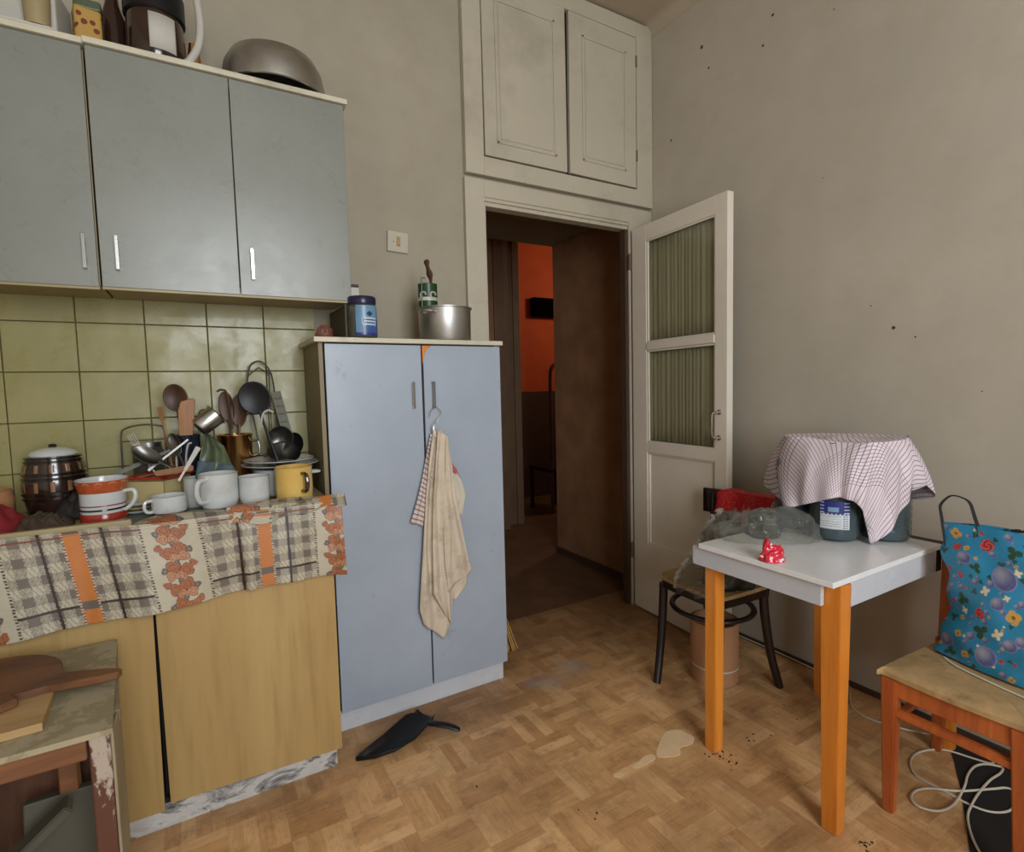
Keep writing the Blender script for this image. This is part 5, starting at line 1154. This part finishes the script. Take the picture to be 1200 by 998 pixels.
for U, V in ((A, Q1), (Q1, Q2), (Q2, Q3)):
    for i in range(n0): b.faces.new((U[i], U[(i+1) % n0], V[(i+1) % n0], V[i]))
b.faces.new(Q3); obj('seat', b, M['seat_cloth'], ch, smooth=True)
obj('seat_rail', box(B(), CX0+.006, CX0+.028, CY0+.012, CY1-.010, .385, .4435, .004), M['chair_wood'], ch)
obj('seat_rail', box(B(), CX0+.028, CX1-.01, CY1-.034, CY1-.014, .385, .4435, .003), M['chair_wood'], ch)
obj('seat_rail', box(B(), CX0+.028, CX1-.01, CY0+.014, CY0+.034, .385, .4435, .003), M['chair_wood'], ch)
for (x, y, dx, dy) in ((CX0+.018, CY1-.024, .022, .006), (CX0+.018, CY0+.028, .020, -.004), (CX1+.02, CY1-.004, .062, .038), (CX1+.02, CY0+.03, .07, -.02)):
    fr = x < 1.9
    b = B(); beam(b, (x+dx*(1 if not fr else 1), y+dy, .001), (x, y, .4435 if fr else .445), .030, .028, up=(1, 0, 0), wd2=.044, dp2=.040, bev=.004); obj('leg', b, M['chair_wood'], ch)
    if not fr: obj('back_post', beam(B(), (x, y, .445), (x+.03, y+.004, .81), .034, .028, up=(1, 0, 0), bev=.004), M['chair_wood'], ch)
obj('stretcher', beam(B(), (CX0+.022, CY1-.03, .335), (CX0+.022, CY0+.03, .335), .022, .026, bev=.004), M['chair_wood'], ch)
obj('stretcher', beam(B(), (CX0+.03, CY1-.022, .30), (CX1+.03, CY1-.018, .30), .018, .024, bev=.004), M['chair_wood'], ch)
obj('stretcher', beam(B(), (CX0+.03, CY0+.03, .30), (CX1+.03, CY0+.02, .30), .018, .024, bev=.004), M['chair_wood'], ch)
for z in (.77, .62): obj('back_slat', beam(B(), (CX1+.065 if z > .7 else CX1+.045, CY0+.04, z), (CX1+.065 if z > .7 else CX1+.045, CY1-.03, z), .05, .016, up=(0, 0, 1), bev=.004), M['chair_wood'], ch)
tag(obj('seat_strap', tube(B(), spline([(1.925, .715, .4755), (1.89, .67, .4775), (1.862, .58, .4775), (1.845, .50, .4765), (1.838, .46, .472)], 6), .0045, 7, flat=.5), M['edge'], smooth=True), 'pale cord lying across the worn tan chair seat in front of the flowered bag', 'cord')

# ------------------------------------------------------------------ flowered bag
fb = thing('flowered_bag', (1.99, .60, .475), 'turquoise shopping bag printed with roses and pearls standing on the orange wooden chair', 'bag')
rnd = random.Random(11)
FL = [(.10, .83, .030, 'rose'), (.27, .875, .048, 'rose'), (.09, .63, .024, 'rose'), (.25, .40, .040, 'rose'), (.53, .80, .040, 'yel'), (.46, .44, .050, 'yel'), (.20, .08, .030, 'yel'), (.82, .58, .045, 'yel'), (.85, .25, .035, 'yel'), (.08, .93, .04, 'yel'), (.12, .33, .02, 'yel'),
      (.38, .67, .080, 'pearl'), (.72, .60, .055, 'pearl'), (.19, .60, .024, 'pearl'), (.36, .50, .045, 'pearl'), (.46, .25, .045, 'pearl'), (.22, .22, .032, 'pearl'), (.66, .12, .085, 'pearl'), (.33, .12, .07, 'pearl'), (.15, .76, .045, 'pearl'), (.80, .73, .04, 'pearl'), (.52, .30, .035, 'pearl'), (.70, .85, .018, 'pearl'), (.06, .12, .05, 'pearl'),
      (.42, .86, .045, 'leaf'), (.21, .70, .035, 'leaf'), (.13, .46, .042, 'leaf'), (.27, .28, .050, 'leaf'), (.60, .33, .05, 'leaf'), (.10, .05, .04, 'leaf'), (.66, .90, .04, 'leaf'), (.9, .42, .05, 'leaf'), (.27, .56, .034, 'fly'), (.38, .30, .04, 'fly')]
for _ in range(900):
    t = rnd.choice(['pearl', 'pearl', 'leaf', 'rose', 'leaf', 'pearl', 'yel', 'fly']); r = rnd.uniform(.010, .030 if t != 'rose' else .022); x, y = rnd.random(), rnd.random()
    if all(math.hypot((x-q[0])*1.05, y-q[1]) > (q[2]+r)*.86 for q in FL) and len(FL) < 190: FL.append((x, y, r, t))
def bagcol(u, v):
    base = srgb(38, 138, 182); n_ = .5+.5*noise.noise(Vector((u*5, v*5, 2))); base = tuple(a*(1-.5*n_)+c*.5*n_ for a, c in zip(base, srgb(24, 84, 112)))
    for x, y, r, t in FL:
        dx, dy = (u-x)*1.05, v-y; d = math.hypot(dx, dy)
        if d > r*1.35: continue
        a = math.atan2(dy, dx)
        if t == 'rose':
            R = r*(.88+.12*math.cos(7*a+x*9))
            if d < R: q = (int(d/r*6+a*1.2)) % 3; return (srgb(176, 38, 48), srgb(208, 92, 84), srgb(118, 20, 34))[q]
        elif t == 'yel':
            R = r*(.72+.28*abs(math.cos(2.0*a+x*5)))
            if d < R: return srgb(120, 84, 34) if d < r*.25 else (srgb(204, 162, 84) if int(a*4+d*200) % 3 else srgb(176, 128, 60))
        elif t == 'pearl':
            if d < r:
                h = math.hypot(dx+.35*r, dy-.35*r)/r; q = max(0, 1-h); base2 = srgb(84, 88, 132)
                if abs(d/r-.95) < .05: return srgb(120, 130, 170)
                s_ = .5+.5*noise.noise(Vector((u*60, v*60, x*9)))
                return tuple(b_*(.75+.5*s_)*(1-q*.5)+.55*q*.5 for b_ in base2)
        elif t == 'leaf':
            R = r*(.35+.75*abs(math.cos(1.5*a+y*7)))
            if d < R: return srgb(22, 62, 44) if int(d*260) % 4 else srgb(60, 104, 70)
        elif t == 'fly':
            R = r*(.35+.65*abs(math.sin(2*a+.6)))
            if d < R: return srgb(212, 202, 168)
    return base
BX, BY0, BY1 = 1.985, .755, .330   # bag front face runs towards -y
def bagf(side):
    def fn(u, v):
        y = BY0+(BY1-BY0)*u; z = .477+.395*v
        lean = -.030*v
        bulge = .065*(math.sin(math.pi*u)**.8 if 0 < u < 1 else 0)*(1-.55*v**2)*(.55+.45*math.sin(math.pi*min(1, v+.25)))
        cr = .010*fbm(u*5, v*4, 3+side)+.006*math.sin(v*26+u*7)*max(0, .35-v)*2
        y -= (.030*math.sin(math.pi*min(1, v*1.25))+.006*math.sin(v*23))*max(0, 1-2*u)
        return Vector((BX+lean*side*0+(-1 if side == 0 else 1)*(bulge+.004)+(cr if side == 0 else -cr)*math.sin(math.pi*u)+.045*v-.03, y, z+.010*math.sin(u*5)*v+.004))
    return fn
sheet('front_panel', bagf(0), 240, 220, M['bag_print'], fb, .0012, bagcol)
sheet('back_panel', bagf(1), 60, 60, M['bag_print'], fb, .0012, lambda u, v: bagcol(1-u, v))
b = B()
f0, f1 = bagf(0), bagf(1)
for i in range(24):
    q = [b.verts.new(f(u, 0)) for f, u in ((f0, i/24), (f0, (i+1)/24), (f1, (i+1)/24), (f1, i/24))]; b.faces.new(q)
obj('bottom', b, M['black'], fb)
def strap(pts, w1=.011):
    b = B(); tube(b, spline(pts, 8), lambda t: w1*(1.1-.35*math.sin(math.pi*t)), 8, flat=.28); return obj('strap', b, M['black_fabric'], fb, smooth=True)
hx = f0(.1, 1).x
pz = lambda px, py, dx=0: at(px, py, x=2.0+dx)
strap([pz(1109, 640, -.005), pz(1106, 622, -.005), pz(1103, 603, 0), pz(1102, 592, .01), pz(1110, 583, .01), pz(1118, 580.5, .01), pz(1130, 584, .01), pz(1137, 590, .005), pz(1142, 605, 0), pz(1147, 622, -.01), pz(1148, 640, -.01)])
strap([pz(1186, 622, .03), pz(1192, 621, .02), pz(1200, 623, .01), pz(1212, 612, .01), pz(1226, 615, .01), pz(1240, 640, 0)])

# ------------------------------------------------------------------ origins of single-mesh things to their base
bpy.context.view_layer.update()
for o in list(bpy.data.objects):
    if o.type == 'MESH' and o.parent is None and o.data.users == 1 and o.get('kind') != 'structure' and not o.children:
        cs = [Vector(c) for c in o.bound_box]; c = Vector(((min(p.x for p in cs)+max(p.x for p in cs))/2, (min(p.y for p in cs)+max(p.y for p in cs))/2, min(p.z for p in cs)))
        o.data.transform(Matrix.Translation(-c)); o.location = c
